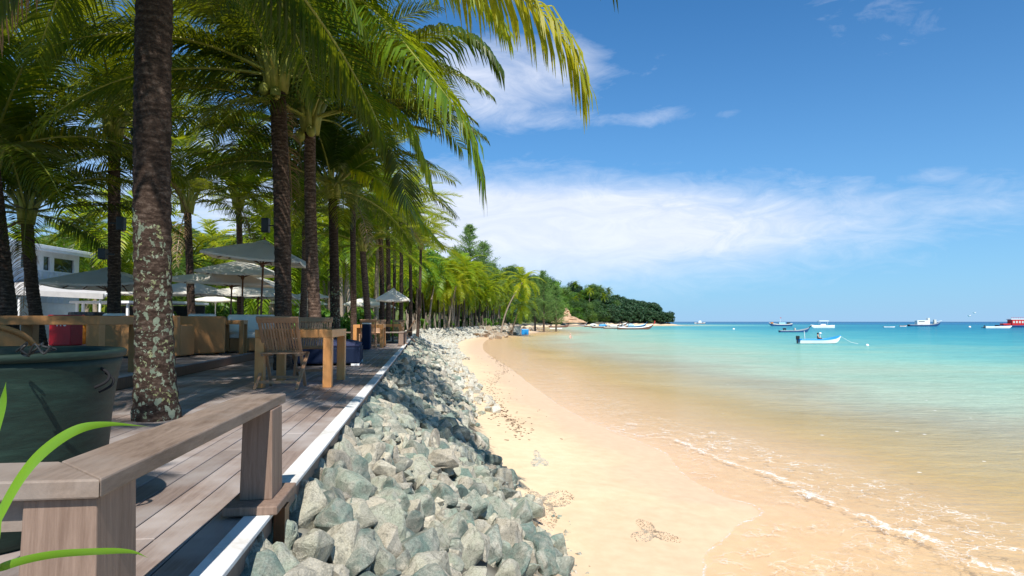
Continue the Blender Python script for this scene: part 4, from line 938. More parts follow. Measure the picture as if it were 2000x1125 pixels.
qq = q + Fv * 0.9 - Lv * 0.3; chair((qq.x, qq.y, 0), math.pi + YAW, 'slatted folding chair on the far side of the third table')
qq = q - Fv * 0.2 - Lv * 0.75; chair((qq.x, qq.y, 0), YAW + 1.5, 'slatted folding chair at the seaward side of the third table')
# low bench: L-shaped, two tapered posts
bench = empty('low_bench', D(0, 0, 0), YAW); tag(bench, 'weathered grey plank bench on heavy posts in the foreground by the deck edge', 'bench')
v0, v1 = 0.07, 0.255; uc = 1.565
def plank(pts, z0, z1):
    V = [(-v, u, z0) for v, u in pts] + [(-v, u, z1) for v, u in pts]; return MB().add(V, [tuple(range(len(pts)))[::-1], tuple(range(len(pts), 2 * len(pts)))] + [(i, (i + 1) % len(pts), len(pts) + (i + 1) % len(pts), len(pts) + i) for i in range(len(pts))])
plank([(v0, uc + 0.003), (v1 + 0.01, uc + 0.225), (0.228, 3.37), (0.025, 3.40)][::-1], 0.455, 0.50).build('seat_board', M['bench'], bench, bevel=0.005)
plank([(v0, uc), (2.2, uc), (2.2, uc + 0.22), (v1 + 0.01, uc + 0.222)][::-1], 0.455, 0.50).build('seat_board', M['bench'], bench, bevel=0.005)
def bpost(v, u, w, d, tp, nm='post'):
    mb = MB(); mb.box((-v, u, 0.254), (w * 1.06, d * 1.04, 0.40), None, (0.90, 0.95)); return mb.build(nm, M['post'], bench, bevel=0.004)
bpost(0.162, 1.69, 0.165, 0.215, 1); bpost(0.088, 3.20, 0.135, 0.21, 1); bpost(1.6, 1.69, 0.18, 0.2, 1)
for fx, fy, fw_, fd in ((-0.16, 1.69, 0.25, 0.29), (-0.085, 3.195, 0.23, 0.44), (-1.6, 1.69, 0.25, 0.28)): MB().box((fx, fy, 0.034), (fw_, fd, 0.04)).build('foot', M['post'], bench, bevel=0.006)
MB().box((0.0, 3.22, -0.13), (0.05, 0.10, 0.25)).build('bracket', M['darkwood'], bench)
MB().box((-1.2, uc + 0.06, 0.415), (1.9, 0.03, 0.078)).build('apron', M['bench'], bench)
b2 = copy_tree(bench); b2.location = D(22.2, 0, 0); b2['label'] = 'distant plank bench on heavy posts by the third teak table'
for ch in list(b2.children):
    if ch.name.startswith('apron'): bpy.data.objects.remove(ch)
# green tub
def tub_mat():
    m, N, LK, out = newmat('dark_green_worn_paint'); p = pbsdf(N, LK, out, 0.62, 0.3); O = ocoord(N, LK, (1, 1, 4)); n = nz(N, LK, 2.4, 6, 0.65, O, 0.8); n2 = nz(N, LK, 9, 8, 0.75, ocoord(N, LK, (1, 1, 7)), 1.0)
    f = MA(N, LK, 'ADD', MA(N, LK, 'MULTIPLY', n, 0.6), MA(N, LK, 'MULTIPLY', n2, 0.4))
    c = ramp(N, LK, f, [(0.32, (0.008, 0.013, 0.010)), (0.48, (0.013, 0.028, 0.021)), (0.60, (0.020, 0.046, 0.034)), (0.72, (0.042, 0.07, 0.054)), (0.8, (0.09, 0.095, 0.075))])
    LK(c, p.inputs['Base Color']); bump(N, LK, p, f, 0.35, 0.01); return m
M['tub'] = tub_mat(); M['darkrope'] = plain('dark_rope', (0.02, 0.02, 0.022), 0.95, 0.05)
q = PY(-30, 690, 2.75); tub = empty('planter_tub', (q.x - 0.03, 2.75, 0)); tub.scale = (1, 1, 1.03); tag(tub, 'big dark green worn tub with rope handle at the left edge', 'tub')
prof = [(0.40, 0.0), (0.42, 0.02), (0.455, 0.15), (0.475, 0.3), (0.485, 0.45), (0.50, 0.58), (0.515, 0.66), (0.52, 0.685)]
mb = MB(); mb.lathe([(r, z) for r, z in prof] + [(0.49, 0.685), (0.47, 0.5), (0.45, 0.48)], 64); mb.build('body', M['tub'], tub, smooth=True, bevel=0)
mb = MB(); mb.lathe([(0.512, 0.683), (0.53, 0.692), (0.535, 0.712), (0.525, 0.720), (0.49, 0.712), (0.49, 0.683)], 64); mb.build('rim', M['tub'], tub, smooth=True)
mb = MB(); pts = [Vector((0.512 * math.cos(a), 0.512 * math.sin(a), 0.63 + dz_ * 0.6)) * 1 + Vector((o_ * 0.8, 0, 0)) for a, dz_, o_ in ((0.0, 0.03, 0), (0.0, 0.0, 0.035), (-0.02, -0.03, 0.05), (-0.06, -0.06, 0.045), (-0.1, -0.09, 0.01))]
mb.tube(cr(pts, 6), 0.006, 7); mb.tube(cr([p + Vector((0, 0.03, -0.02)) for p in pts], 6), 0.005, 7); mb.build('handle', M['darkrope'], tub, smooth=True)
soil = MB(); soil.lathe([(0.1, 0.49), (0.46, 0.5)], 40); soil.build('soil', plain('dark_soil', (0.03, 0.02, 0.015), 0.95, 0.05, 0.4, 20), tub)
for px, nm in ((78, 0), (35, 1)):
    mb = MB(); q2 = PY(px, 690, 2.35); q2.z = 0.735; pr = [q2 + Vector((random.uniform(-.05, .05), random.uniform(-.03, .03), random.uniform(-0.02, 0.03))) for _ in range(9)]
    mb.tube(cr([p - tub.location for p in pr], 4), 0.004, 5); mb.build('wire', M['black'], tub)
# strap leaves in the foreground
def blade(pts, w, nm='leaf'):
    P = cr([tuple(p) for p in pts], 8); V = []; F = []; n = len(P)
    for i in range(n):
        t = i / (n - 1); T = Vector(P[min(i + 1, n - 1)] - P[max(i - 1, 0)]).normalized(); S = T.cross(Vector((0.25, 1, 0.15))).normalized(); U = S.cross(T)
        ww = w * (math.sin(math.pi * min(1, t * 0.86 + 0.14)) ** 0.6) * (1 if t < 0.7 else 1 - ((t - 0.7) / 0.3) ** 2 * 0.95); p = Vector(P[i])
        V += [p - S * ww / 2 + U * ww * 0.14, p, p + S * ww / 2 + U * ww * 0.14]
    for i in range(n - 1): F += [(3 * i, 3 * i + 1, 3 * i + 4, 3 * i + 3), (3 * i + 1, 3 * i + 2, 3 * i + 5, 3 * i + 4)]
    return MB().add(V, F)
pl = empty('strap_leaf_plant', (-0.85, 0.85, 0.0)); tag(pl, 'fresh green strap-leaved plant arching in from the lower left corner', 'plant')
def bl(pts, w): blade([p - pl.location for p in pts], w).build('leaf', M['blade'], pl, smooth=True)
bl([Vector((-0.86, 0.9, 0.25)), PY(-40, 1120, 0.92), PY(0, 1000, 0.95), PY(60, 905, 0.98), PY(135, 846, 1.0), PY(205, 829, 1.02), PY(292, 833, 1.04)], 0.017)
bl([Vector((-0.88, 0.88, 0.12)), PY(-60, 1150, 0.92), PY(0, 1110, 0.95), PY(90, 1086, 0.98), PY(190, 1078, 1.0), PY(255, 1078, 1.0), PY(291, 1090, 1.0)], 0.012)
bl([Vector((-0.9, 0.9, 0.3)), PY(-60, 1000, 0.95), PY(-20, 860, 0.97), PY(2, 790, 0.98), PY(12, 745, 0.98)], 0.02)
bl([Vector((-0.9, 0.85, 0.2)), Vector((-1.0, 0.9, 0.45)), Vector((-1.15, 0.85, 0.52)), Vector((-1.3, 0.8, 0.4))], 0.02)
MB().tube([Vector((-0.02, 0, -0.65)), Vector((0, 0.02, 0.0)), Vector((0, 0.03, 0.2))], [0.02, 0.016, 0.01], 7).build('stem', M['blade'], pl)
# navy daybed
def slab_cushion(w, d, h, dome=0.08, n=14):
    V = []; F = []
    for j in range(n + 1):
        for i in range(n + 1):
            x = (i / n - 0.5); y = (j / n - 0.5); e = min(1, (0.5 - abs(x)) * 9) ** 0.5 * min(1, (0.5 - abs(y)) * 9) ** 0.5
            V.append((x * w, y * d, h + dome * (math.cos(math.pi * x) * math.cos(math.pi * y)) ** 0.5 + 0.03 * e if e > 0 else h))
    for j in range(n):
        for i in range(n): a = j * (n + 1) + i; F.append((a, a + 1, a + n + 2, a + n + 1))
    k = len(V); rim = [i for i in range(n + 1)] + [(j + 1) * (n + 1) + n for j in range(n)] + [n * (n + 1) + i for i in range(n - 1, -1, -1)] + [j * (n + 1) for j in range(n - 1, 0, -1)]
    for r_ in rim: V.append((V[r_][0], V[r_][1], 0))
    m_ = len(rim)
    for i in range(m_): F.append((rim[i], k + i, k + (i + 1) % m_, rim[(i + 1) % m_]))
    F.append(tuple(k + i for i in range(m_ - 1, -1, -1))); return MB().add(V, F)
q = on(706, 714, 0); rzd = YAW + 0.05; dv = Vector((-math.cos(rzd), -math.sin(rzd), 0)); fv = Vector((-math.sin(rzd), math.cos(rzd), 0))
c = q + dv * 0.78 + fv * 0.75
day = empty('daybed', (c.x, c.y, 0), rzd); tag(day, 'square navy blue fabric daybed with a puffed faded top', 'daybed')
MB().box((0, 0, 0.20), (1.5, 1.5, 0.32)).build('base', M['navy'], day, bevel=0.03); m_ = slab_cushion(1.46, 1.46, 0.05, 0.07)
o = m_.build('cushion', M['navytop'], day, smooth=True); o.location = (0, 0, 0.361)
mb = MB()
for sx in (-1, 1):
    for sy in (-1, 1): mb.box((sx * 0.66, sy * 0.66, 0.02), (0.16, 0.16, 0.04))
mb.build('foot', M['white'], day)
q = on(681, 690, 0); nb = empty('navy_armchair', (q.x, q.y + 2.2, 0), YAW); tag(nb, 'upright navy seat back with a pale top behind the daybed', 'armchair')
MB().box((0, 0, 0.40), (0.24, 0.5, 0.76)).build('body', M['navy'], nb, bevel=0.03); MB().box((0, 0, 0.80), (0.25, 0.44, 0.04)).build('cushion', M['cushion'], nb, bevel=0.015)
# wicker seats seen from behind
def wsofa(p, rz, label, w=0.9, d=0.85, h=0.8, cushion=True, cat='armchair', name='wicker_armchair'):
    r = empty(name, p, rz); tag(r, label, cat)
    MB().box((0, -d / 2 + 0.075, h / 2 + 0.02), (w, 0.15, h - 0.04)).build('backrest', M['wicker'], r, bevel=0.025, seg=3)
    for s in (-1, 1): MB().box((s * (w / 2 - 0.075), 0.078, 0.31 + 0.02), (0.149, d - 0.156, 0.60)).build('armrest', M['wicker'], r, bevel=0.025, seg=3)
    MB().box((0, 0.078, 0.18), (w - 0.304, d - 0.156, 0.28)).build('base', M['wicker'], r, bevel=0.01)
    if cushion:
        o = slab_cushion(w - 0.31, d - 0.16, 0.08, 0.03).build('seat_cushion', M['cushion'], r, smooth=True); o.location = (0, 0.078, 0.325)
        q_ = MB().box((0, 0, 0), (w - 0.32, 0.15, 0.42)).build('back_cushion', M['cushion'], r, bevel=0.05, seg=4); q_.location = (0, -d / 2 + 0.25, 0.64); q_.rotation_euler = (R(12), 0, 0)
    mb = MB()
    for sx in (-1, 1):
        for sy in (-1, 1): mb.box((sx * (w / 2 - 0.08), sy * (d / 2 - 0.08), 0.015), (0.06, 0.06, 0.03))
    mb.build('foot', M['black'], r); return r
def upz(px, py): return PZ(px, py, ZU)
q = upz(205, 699) ; wsofa((q.x, q.y + 0.4, ZU), YAW + 0.05, 'wicker armchair seen from behind, next to the wicker table, left of two side by side', 0.72)
q = upz(282, 700); wsofa((q.x + 0.05, q.y + 0.4, ZU), YAW - 0.05, 'wicker armchair seen from behind, half hidden by the lichened trunk', 1.02)
q = upz(374, 694); wsofa((q.x, q.y + 0.4, ZU), YAW + 0.38, 'wicker armchair turned a little, just right of the lichened trunk', 0.86)
q = upz(462, 690); wsofa((q.x + 0.05, q.y + 0.75, ZU), math.pi + YAW + 0.35, 'wicker sofa with bright white cushions facing the camera', 1.35, 0.9, 0.78, True, 'sofa', 'wicker_sofa')
q = upz(436, 692); table((q.x + 0.05, q.y + 0.3, ZU), YAW + 0.1, 'small wicker side table in front of the white cushioned sofa', 0.55, 0.55, 0.72, 0.09, 0.09, 'wicker', 'wicker_table')
q = PY(58, 640, 7.9); table((q.x - 0.1, 8.6, ZU), YAW - 0.05, 'large thick-legged wicker table behind the green tub', 1.55, 1.2, 0.76, 0.11, 0.15, 'wicker', 'wicker_table')
# rounded wicker chair
q = PY(20, 660, 7.0); rc = empty('round_wicker_chair', (q.x - 0.2, 7.0, ZU - 0.0), YAW); tag(rc, 'orange-brown wicker chair with a rounded sloping back, at the left edge', 'chair'); rc.location.z = 0.0 if toD(q)[1] < 3.15 else ZU
mb = MB(); V = []; F = []; n = 24
for j in range(7):
    for i in range(n + 1):
        a = math.pi * (-0.15 + 1.3 * i / n) + math.pi; t = j / 6; hmax = 0.42 + 0.26 * max(0, math.sin((a - math.pi))) ** 0.7; r_ = 0.36 + 0.06 * t
        V.append((r_ * math.cos(a), r_ * math.sin(a), 0.05 + (hmax - 0.05) * t))
for j in range(6):
    for i in range(n): a = j * (n + 1) + i; F.append((a, a + 1, a + n + 2, a + n + 1))
mb.add(V, F); o = mb.build('backrest', M['wicker'], rc, smooth=True); s_ = o.modifiers.new('thick', 'SOLIDIFY'); s_.thickness = 0.05
mb = MB(); mb.tube([Vector(V[6 * (n + 1) + i]) for i in range(n + 1)], 0.03, 8); mb.build('top_edge', M['wicker'], rc, smooth=True)
MB().lathe([(0.3, 0.03), (0.33, 0.05), (0.34, 0.33), (0.1, 0.35)], 28).build('seat', M['wicker'], rc, smooth=True)

# ------------------------------------------------------------------ parasols
def parasol(c, zedge, size, rise, label, rz=0.0, tilt=(0, 0), zb=ZU, valance=0.0, poleM='darkwood'):
    c = Vector(c); r = empty('parasol', (c.x, c.y, zb), rz); tag(r, label, 'parasol'); h = size / 2; ze = zedge - zb
    cor = [Vector((-h, -h, ze)), Vector((h, -h, ze)), Vector((h, h, ze)), Vector((-h, h, ze))]; apex = Vector((0, 0, ze + rise)); RT = Matrix.Rotation(tilt[0], 3, 'X') @ Matrix.Rotation(tilt[1], 3, 'Y')
    def T(p): return Vector((0, 0, ze)) + RT @ (p - Vector((0, 0, ze)))
    mb = MB(); n = 8
    for k in range(4):
        a, b_ = cor[k], cor[(k + 1) % 4]; V = []; F = []
        for i in range(n + 1):
            t = i / n
            for j in range(n + 1):
                s = j / n; e = a.lerp(b_, s); p = apex.lerp(e, t); p.z += 0.05 * math.sin(math.pi * t) * 0.4 - 0.10 * math.sin(math.pi * s) * t * 0.5 + 0.006 * math.sin(17 * s + 9 * t); V.append(T(p + (apex - p) * 0.0 - Vector((0, 0, 0)) + (Vector((0, 0, 0)) - Vector((p.x, p.y, 0))) * 0.045 * math.sin(math.pi * s) * t))
        for i in range(n):
            for j in range(n): q_ = i * (n + 1) + j; F.append((q_, q_ + 1, q_ + n + 2, q_ + n + 1))
        mb.add(V, F)
        if True:
            V = []
            for j in range(n + 1):
                s = j / n; e = a.lerp(b_, s); e.z -= 0.05 * math.sin(math.pi * s); e -= Vector((e.x, e.y, 0)) * 0.045 * math.sin(math.pi * s); V += [T(e), T(e - Vector((0, 0, 0.05)))]
            mb.add(V, [(2 * j, 2 * j + 2, 2 * j + 3, 2 * j + 1) for j in range(n)])
    cp = mb.build('canopy', M['canvas'], r, smooth=False)
    vb = MB()
    for k in range(4):
        a, b_ = cor[k] * 0.16, cor[(k + 1) % 4] * 0.16; a.z = b_.z = ze + rise * 0.90; vb.add([T(apex + Vector((0, 0, 0.05))), T(a), T(b_)], [(0, 1, 2)])
    vb.build('vent', M['canvas'], cp)
    MB().tube([(0, 0, 0), (0, 0, ze * 0.5), T(apex)], 0.024, 10).build('pole', M[poleM], r, smooth=True)
    MB().tube([T(apex), T(apex + Vector((0, 0, 0.07))), T(apex + Vector((0, 0, 0.12)))], [0.025, 0.03, 0.006], 8).build('finial', M[poleM], r, smooth=True)
    hub = Vector((0, 0, ze - 0.14)); mb = MB(); mb.tube([hub - Vector((0, 0, 0.05)), hub + Vector((0, 0, 0.05))], [0.04, 0.055], 10); hb = mb.build('hub', M[poleM], r)
    for k in range(8):
        e = cor[k // 2] if k % 2 == 0 else (cor[k // 2].lerp(cor[(k // 2 + 1) % 4], 0.5) - Vector((0, 0, 0.05))) * 1.0
        if k % 2: e = Vector((e.x * 0.955, e.y * 0.955, e.z))
        MB().bar(T(apex.lerp(e, 0.04) - Vector((0, 0, 0.03))), T(apex.lerp(e, 0.985) - Vector((0, 0, 0.03))), 0.018, 0.022).build('rib', M[poleM], r)
        MB().bar(T(hub), T(apex.lerp(e, 0.52) - Vector((0, 0, 0.035))), 0.014, 0.016).build('strut', M[poleM], r)
    mb = MB(); mb.lathe([(0.24, 0.0), (0.24, 0.05), (0.05, 0.08), (0.04, 0.3)], 20); mb.build('base', M['black'], r); return r
def par(px, pe, Y, size, rise, label, **k):       # px,pe: pole column and height of the canopy edge
    p = PY(px, pe, Y); return parasol((p.x, Y, 0), p.z, size, rise, label, **k)
par(512, 506, 15.8, 2.15, 0.42, 'largest and highest white parasol, left of the palm behind the front table', rz=YAW, tilt=(0.02, 0.10))
par(474, 533, 19.0, 2.05, 0.36, 'white parasol directly beneath the highest one', rz=YAW + 0.05, tilt=(0.03, 0.03))
par(452, 552, 20.3, 2.9, 0.38, 'wide flat white parasol, third down in the stack of canopies', rz=YAW, tilt=(0.02, 0.05), poleM='darkwood')
par(504, 577, 25.0, 3.1, 0.42, 'greyish white parasol lowest in the stack, crossed by two poles', rz=YAW, tilt=(0.0, 0.03))
par(212, 557, 16.6, 2.25, 0.42, 'broad white parasol behind the left wicker armchairs, with the spotlight palm in front', rz=YAW, tilt=(-0.02, 0.0))
par(372, 572, 24.5, 2.6, 0.42, 'white parasol half hidden by the lichened trunk, on its right side', rz=YAW)
par(300, 572, 27.0, 2.4, 0.42, 'white parasol peeping out behind the broad left one', rz=YAW)
par(421, 586, 33, 1.7, 0.22, 'small bright flat parasol between two trunks, low under the wide one', rz=YAW + 0.1, zb=-0.1, poleM='white')
par(585, 592, 36, 2.6, 0.5, 'bright white parasol between the two dark trunks right of the stack', rz=YAW, zb=-0.2, poleM='white')
par(604, 580, 30, 1.5, 0.25, 'little white parasol just left of the ringed trunk', rz=YAW + 0.3, zb=-0.1)
par(768, 585, 26.5, 1.30, 0.42, 'small crisp white parasol over the third teak table', rz=YAW, zb=0.0)
par(716, 595, 35, 2.2, 0.42, 'white parasol behind the leaning palm, left of the small crisp one', rz=YAW, zb=-0.1)
par(742, 599, 42, 1.9, 0.35, 'low white parasol partly behind the small crisp one', rz=YAW, zb=-0.2)
# ------------------------------------------------------------------ building and clutter at the left
def glass():
    m, N, LK, out = newmat('dark_window_glass'); p = pbsdf(N, LK, out, 0.05, 0.6); p.inputs['Base Color'].default_value = (0.02, 0.03, 0.025, 1); return m
M['glass'] = glass()
def corr():
    m, N, LK, out = newmat('blue_grey_corrugated_metal'); p = pbsdf(N, LK, out, 0.45, 0.4, 0.1); LK(ramp(N, LK, nz(N, LK, 3, 5, 0.6, ocoord(N, LK)), [(0.3, (0.36, 0.44, 0.58)), (0.7, (0.48, 0.56, 0.68))]), p.inputs['Base Color']); return m
M['corr'] = corr(); M['bluewhite'] = plain('bluish_white_paint', (0.62, 0.68, 0.78), 0.5, 0.3, 0.08, 3); M['grey'] = plain('grey_awning_fabric', (0.46, 0.44, 0.43), 0.8, 0.15, 0.1, 3)
M['red'] = plain('red_plastic', (0.45, 0.012, 0.02), 0.35, 0.4); M['orange'] = plain('orange_cloth', (0.6, 0.2, 0.03), 0.8, 0.1); M['darkgrey'] = plain('dark_grey_fabric', (0.06, 0.065, 0.07), 0.8, 0.1)
M['skin'] = plain('suntanned_skin', (0.50, 0.27, 0.17), 0.5, 0.3, 0.08, 10); M['skinpale'] = plain('pale_skin', (0.68, 0.42, 0.32), 0.5, 0.3, 0.08, 10); M['hair'] = plain('dark_hair', (0.02, 0.014, 0.01), 0.6, 0.3)
M['hullblue'] = plain('bright_blue_boat_paint', (0.02, 0.26, 0.62), 0.35, 0.4, 0.1, 1.5); M['hullwhite'] = plain('white_boat_paint', (0.80, 0.80, 0.77), 0.35, 0.4, 0.06, 1.5); M['hullnavy'] = plain('dark_blue_boat_paint', (0.02, 0.07, 0.18), 0.4, 0.4, 0.15, 1)
M['hullgrey'] = plain('grey_boat_paint', (0.22, 0.25, 0.28), 0.45, 0.4, 0.15, 1); M['hullwood'] = plain('brown_boat_timber', (0.16, 0.07, 0.045), 0.5, 0.3, 0.3, 2); M['hullred'] = plain('red_boat_paint', (0.50, 0.02, 0.02), 0.4, 0.4, 0.1, 1.5)
M['paleblue'] = plain('pale_blue_boat_paint', (0.35, 0.58, 0.70), 0.4, 0.4, 0.1, 1.5); M['dirtywhite'] = plain('weathered_white_boat_paint', (0.58, 0.56, 0.50), 0.5, 0.3, 0.15, 1.5)
eZ = lambda py, Y: PY(0, py, Y).z
XF = PY(155, 500, 35).x
bd = empty('beach_building', (XF, 35, -0.2)); tag(bd, 'grey-blue two-storey building with dark windows and a thin flat roof, at the far left', 'building')
H = eZ(500, 35) + 0.2; Ln = 16.0
mb = MB(); zb0, zb1 = eZ(572, 35) + 0.2, eZ(537, 35) + 0.2; zt = eZ(508, 35) + 0.2
mb.box((-4, -Ln / 2, zb1 / 2), (8, Ln, zb1)); mb.box((-4, -Ln / 2, (zt + H) / 2), (8, Ln, H - zt))
ws = [(-0.35, -1.95), (-2.15, -2.7), (-2.95, -4.2), (-4.6, -6.4), (-6.9, -8.6), (-9, -12), (-12.4, -15.4)]
prev = 0
for a, b_ in ws + [(-16, -16)]:
    mb.box((-4, (prev + a) / 2, (zb1 + zt) / 2), (7.99, prev - a, zt - zb1)) if False else mb.box((-0.12, (prev + a) / 2, (zb1 + zt) / 2), (0.24, prev - a, zt - zb1)); prev = b_
mb.box((-7.9, -Ln / 2, (zb1 + zt) / 2), (0.2, Ln, zt - zb1)); mb.box((-4, -0.1, (zb1 + zt) / 2), (7.5, 0.2, zt - zb1))
mb.build('wall', M['bluewhite'], bd)
for a, b_ in ws:
    w = MB(); zc = (zb1 + zt) / 2; hh = zt - zb1; t_ = 0.06
    w.box((-0.05, a - t_ / 2, zc), (0.08, t_, hh)); w.box((-0.05, b_ + t_ / 2, zc), (0.08, t_, hh)); w.box((-0.05, (a + b_) / 2, zt - t_ / 2), (0.08, a - b_ - 2 * t_, t_)); w.box((-0.05, (a + b_) / 2, zb1 + t_ / 2), (0.08, a - b_ - 2 * t_, t_))
    f = w.build('window', M['bluewhite'], bd); MB().box((-0.09, (a + b_) / 2, zc), (0.02, a - b_ - 2 * t_, hh - 2 * t_)).build('pane', M['glass'], f)
mb = MB(); mb.box((-3.7, -Ln / 2 + 0.1, H + 0.11), (8.6, Ln + 0.6, 0.16)); mb.box((0.5, -Ln / 2 + 0.1, H + 0.03), (0.12, Ln + 0.6, 0.24)); mb.build('roof', M['bluewhite'], bd, bevel=0.02)
V = []; F = []; n = 160
for i in range(n + 1):
    y = -Ln * i / n; x = 0.03 + (0.03 if i % 4 < 2 else 0); V += [(x, y, zb0 - 0.6), (x, y, zb1 - 0.02)]
for i in range(n): F.append((2 * i, 2 * i + 1, 2 * i + 3, 2 * i + 2))
MB().add(V, F).build('parapet', M['corr'], bd)
# awning in front of it
a0 = PY(188, 580, 27); aw = empty('awning', (a0.x, 27, -0.2)); tag(aw, 'long low grey awning with white edge poles in front of the building', 'awning')
za = a0.z + 0.2; V = [(0.3, 0.0, za), (-9, 0.0, za + 0.45), (-9, 5, za + 1.1), (-1.2, 5, za + 0.9)]
mb = MB(); mb.add(V + [(x, y, z - 0.05) for x, y, z in V], [(0, 1, 2, 3)[::-1], (4, 5, 6, 7), (0, 1, 5, 4), (1, 2, 6, 5), (2, 3, 7, 6), (3, 0, 4, 7)]); mb.build('canopy', M['grey'], aw)
mb = MB(); mb.bar((0.32, -0.03, za + 0.02), (-9, -0.03, za + 0.47), 0.09, 0.22); mb.build('valance', M['grey'], aw)
mb = MB(); mb.bar((0.3, 0.0, za + 0.06), (-1.2, 5, za + 0.98), 0.05); mb.bar((-3.4, 0.1, za + 0.25), (-4.6, 5, za + 1.1), 0.05); mb.build('edge_pole', M['white'], aw)
for x in (0.1, -3.2, -6.5): MB().tube([(x, 0.1, 0), (x, 0.1, za)], 0.045, 10).build('post', M['white'], aw)
a1 = PY(285, 590, 27.5); bar_ = empty('beach_bar', (a1.x + 0.4, 27.6, -0.1)); tag(bar_, 'low open beach bar with a thin pale roof and posts behind the left parasol', 'kiosk')
z1 = a1.z + 0.1
MB().box((-1.4, 1.5, z1), (4.2, 3.4, 0.10)).build('roof', M['white'], bar_, bevel=0.01)
for x in (-3.3, -3.05, -1.2, 0.5): MB().box((x, 0.0, z1 / 2), (0.09, 0.09, z1 - 0.1)).build('post', M['white'], bar_)
MB().box((-1.3, 3.0, z1 * 0.5), (3.8, 0.1, z1 * 0.9)).build('wall', M['darkgrey'], bar_); MB().box((-1.1, 0.7, 0.5), (3.0, 0.6, 1.0)).build('counter', M['bluewhite'], bar_, bevel=0.01)
# cushion stack, cooler, cloth
q = PY(170, 610, 22); cs = empty('cushion_stack', (q.x, 22, ZU)); tag(cs, 'stack of dark grey folded cushions under the parasol by the bar', 'cushions')
for i in range(5): MB().box((0.05 * (i % 2), 0, 0.09 + 0.15 * i + 0.25), (1.1 - 0.05 * i, 0.6, 0.13)).build('cushion', M['darkgrey'], cs, bevel=0.04, seg=3)
MB().box((0, 0, 0.125), (1.1, 0.6, 0.25)).build('crate', M['darkwood'], cs)
q = PY(130, 620, 19); rb = empty('cool_box', (q.x, 19, ZU)); tag(rb, 'tall red plastic cool box with pale lettering beyond the wicker table', 'cool box')
mb = MB(); mb.box((0, 0, 0.40), (0.62, 0.55, 0.78)); mb.build('body', M['red'], rb, bevel=0.03); MB().box((0, 0, 0.84), (0.66, 0.6, 0.08)).build('lid', M['red'], rb, bevel=0.02)
mb = MB(); mb.box((-0.07, -0.281, 0.66), (0.03, 0.008, 0.2)); mb.box((0.03, -0.281, 0.66), (0.03, 0.008, 0.2)); mb.box((-0.02, -0.281, 0.66), (0.07, 0.008, 0.03)); mb.ball((0.14, -0.28, 0.6), (0.045, 0.006, 0.045)); mb.build('lettering', M['white'], rb)
q = PY(160, 618, 20.5); oc = empty('draped_cloth', (q.x, 20.5, ZU)); tag(oc, 'small orange cloth bundle beside the dark cushion stack', 'cloth'); m_ = slab_cushion(0.5, 0.4, 0.42, 0.2); m_.build('bundle', M['orange'], oc, smooth=True)
# deck chair (reclining) seen through the wicker table
q = PZ(112, 664, ZU); rc2 = empty('reclining_chair', (q.x, q.y - 1.5, ZU), YAW + 0.5); tag(rc2, 'dark framed folding recliner with white seat seen through the wicker table', 'recliner')
mb = MB(); 
for s in (-0.28, 0.28): mb.bar((s, -0.7, 0.05), (s, 0.5, 0.42), 0.04); mb.bar((s, 0.6, 0.0), (s, -0.3, 0.75), 0.04)
mb.box((0, -0.68, 0.07), (0.6, 0.04, 0.04)); mb.box((0, 0.48, 0.4), (0.6, 0.04, 0.04)); mb.build('frame', M['darkwood'], rc2)
MB().box((0, -0.1, 0.25), (0.5, 1.0, 0.04), Matrix.Rotation(R(17), 3, 'X')).build('seat', M['cushion'], rc2, bevel=0.01)
# lamps on the trunks
def spot(px, py, Y, label, rz):
    p = PY(px, py, Y); r = empty('spotlight', p, rz); tag(r, label, 'spotlight')
    MB().tube([(-0.02, -0.14, 0), (0, -0.1, 0), (0, 0.10, 0)], [0.085, 0.08, 0.05], 14).build('housing', M['black'], r, smooth=False)
    mb = MB(); mb.tube([(0, 0, 0.09), (-0.12, 0, 0.1), (-0.28, 0, 0.1)], 0.012, 6); mb.tube([(0, 0, -0.09), (-0.03, 0, 0.0), (0, 0, 0.09)], 0.01, 6); mb.build('bracket', M['black'], r)
    MB().tube([(0, -0.139, 0), (0, -0.135, 0)], 0.07, 14).build('lens', M['glass'], r)
spot(268, 262, 12.2, 'upper of the two black spotlights left of the big trunk', 0.3); spot(274, 293, 12.2, 'lower of the two black spotlights left of the big trunk', 0.5)
def speaker(px, py, Y, label, rz, h=0.26):
    p = PY(px, py, Y); r = empty('loudspeaker', p, rz); tag(r, label, 'loudspeaker')
    MB().box((0, 0, 0), (0.13, 0.15, h)).build('cabinet', M['black'], r, bevel=0.01); MB().box((0, -0.078, 0), (0.11, 0.008, h - 0.03)).build('grille', M['darkgrey'], r); MB().bar((0.05, 0.02, 0), (0.18, 0.05, 0), 0.025).build('bracket', M['black'], r)
speaker(237, 437, 12.7, 'black loudspeaker on the right side of the spotlight palm', 3.3); speaker(201, 496, 12.4, 'small black loudspeaker on the left side of the spotlight palm', 0.2, 0.2)
speaker(519, 440, 12.3, 'black loudspeaker high on the dark palm behind the front table', 0.1)
# white stools, blue towel
for i, (px, Y) in enumerate(((501, 24), (515, 24.2), (532, 24.4))):
    q = PY(px, 622, Y); r = empty('stool', (q.x, Y, ZU)); tag(r, ('leftmost', 'middle', 'rightmost')[i] + ' of three white plastic stools under the lowest parasol', 'stool', 'white stools under the parasols')
    MB().tube([(0, 0, 0.68), (0, 0, 0.72)], [0.16, 0.15], 14).build('seat', M['white'], r)
    for k in range(4): a = k * 1.571 + 0.78; MB().bar((0.15 * math.cos(a), 0.15 * math.sin(a), 0), (0.1 * math.cos(a), 0.1 * math.sin(a), 0.68), 0.03).build('leg', M['white'], r)
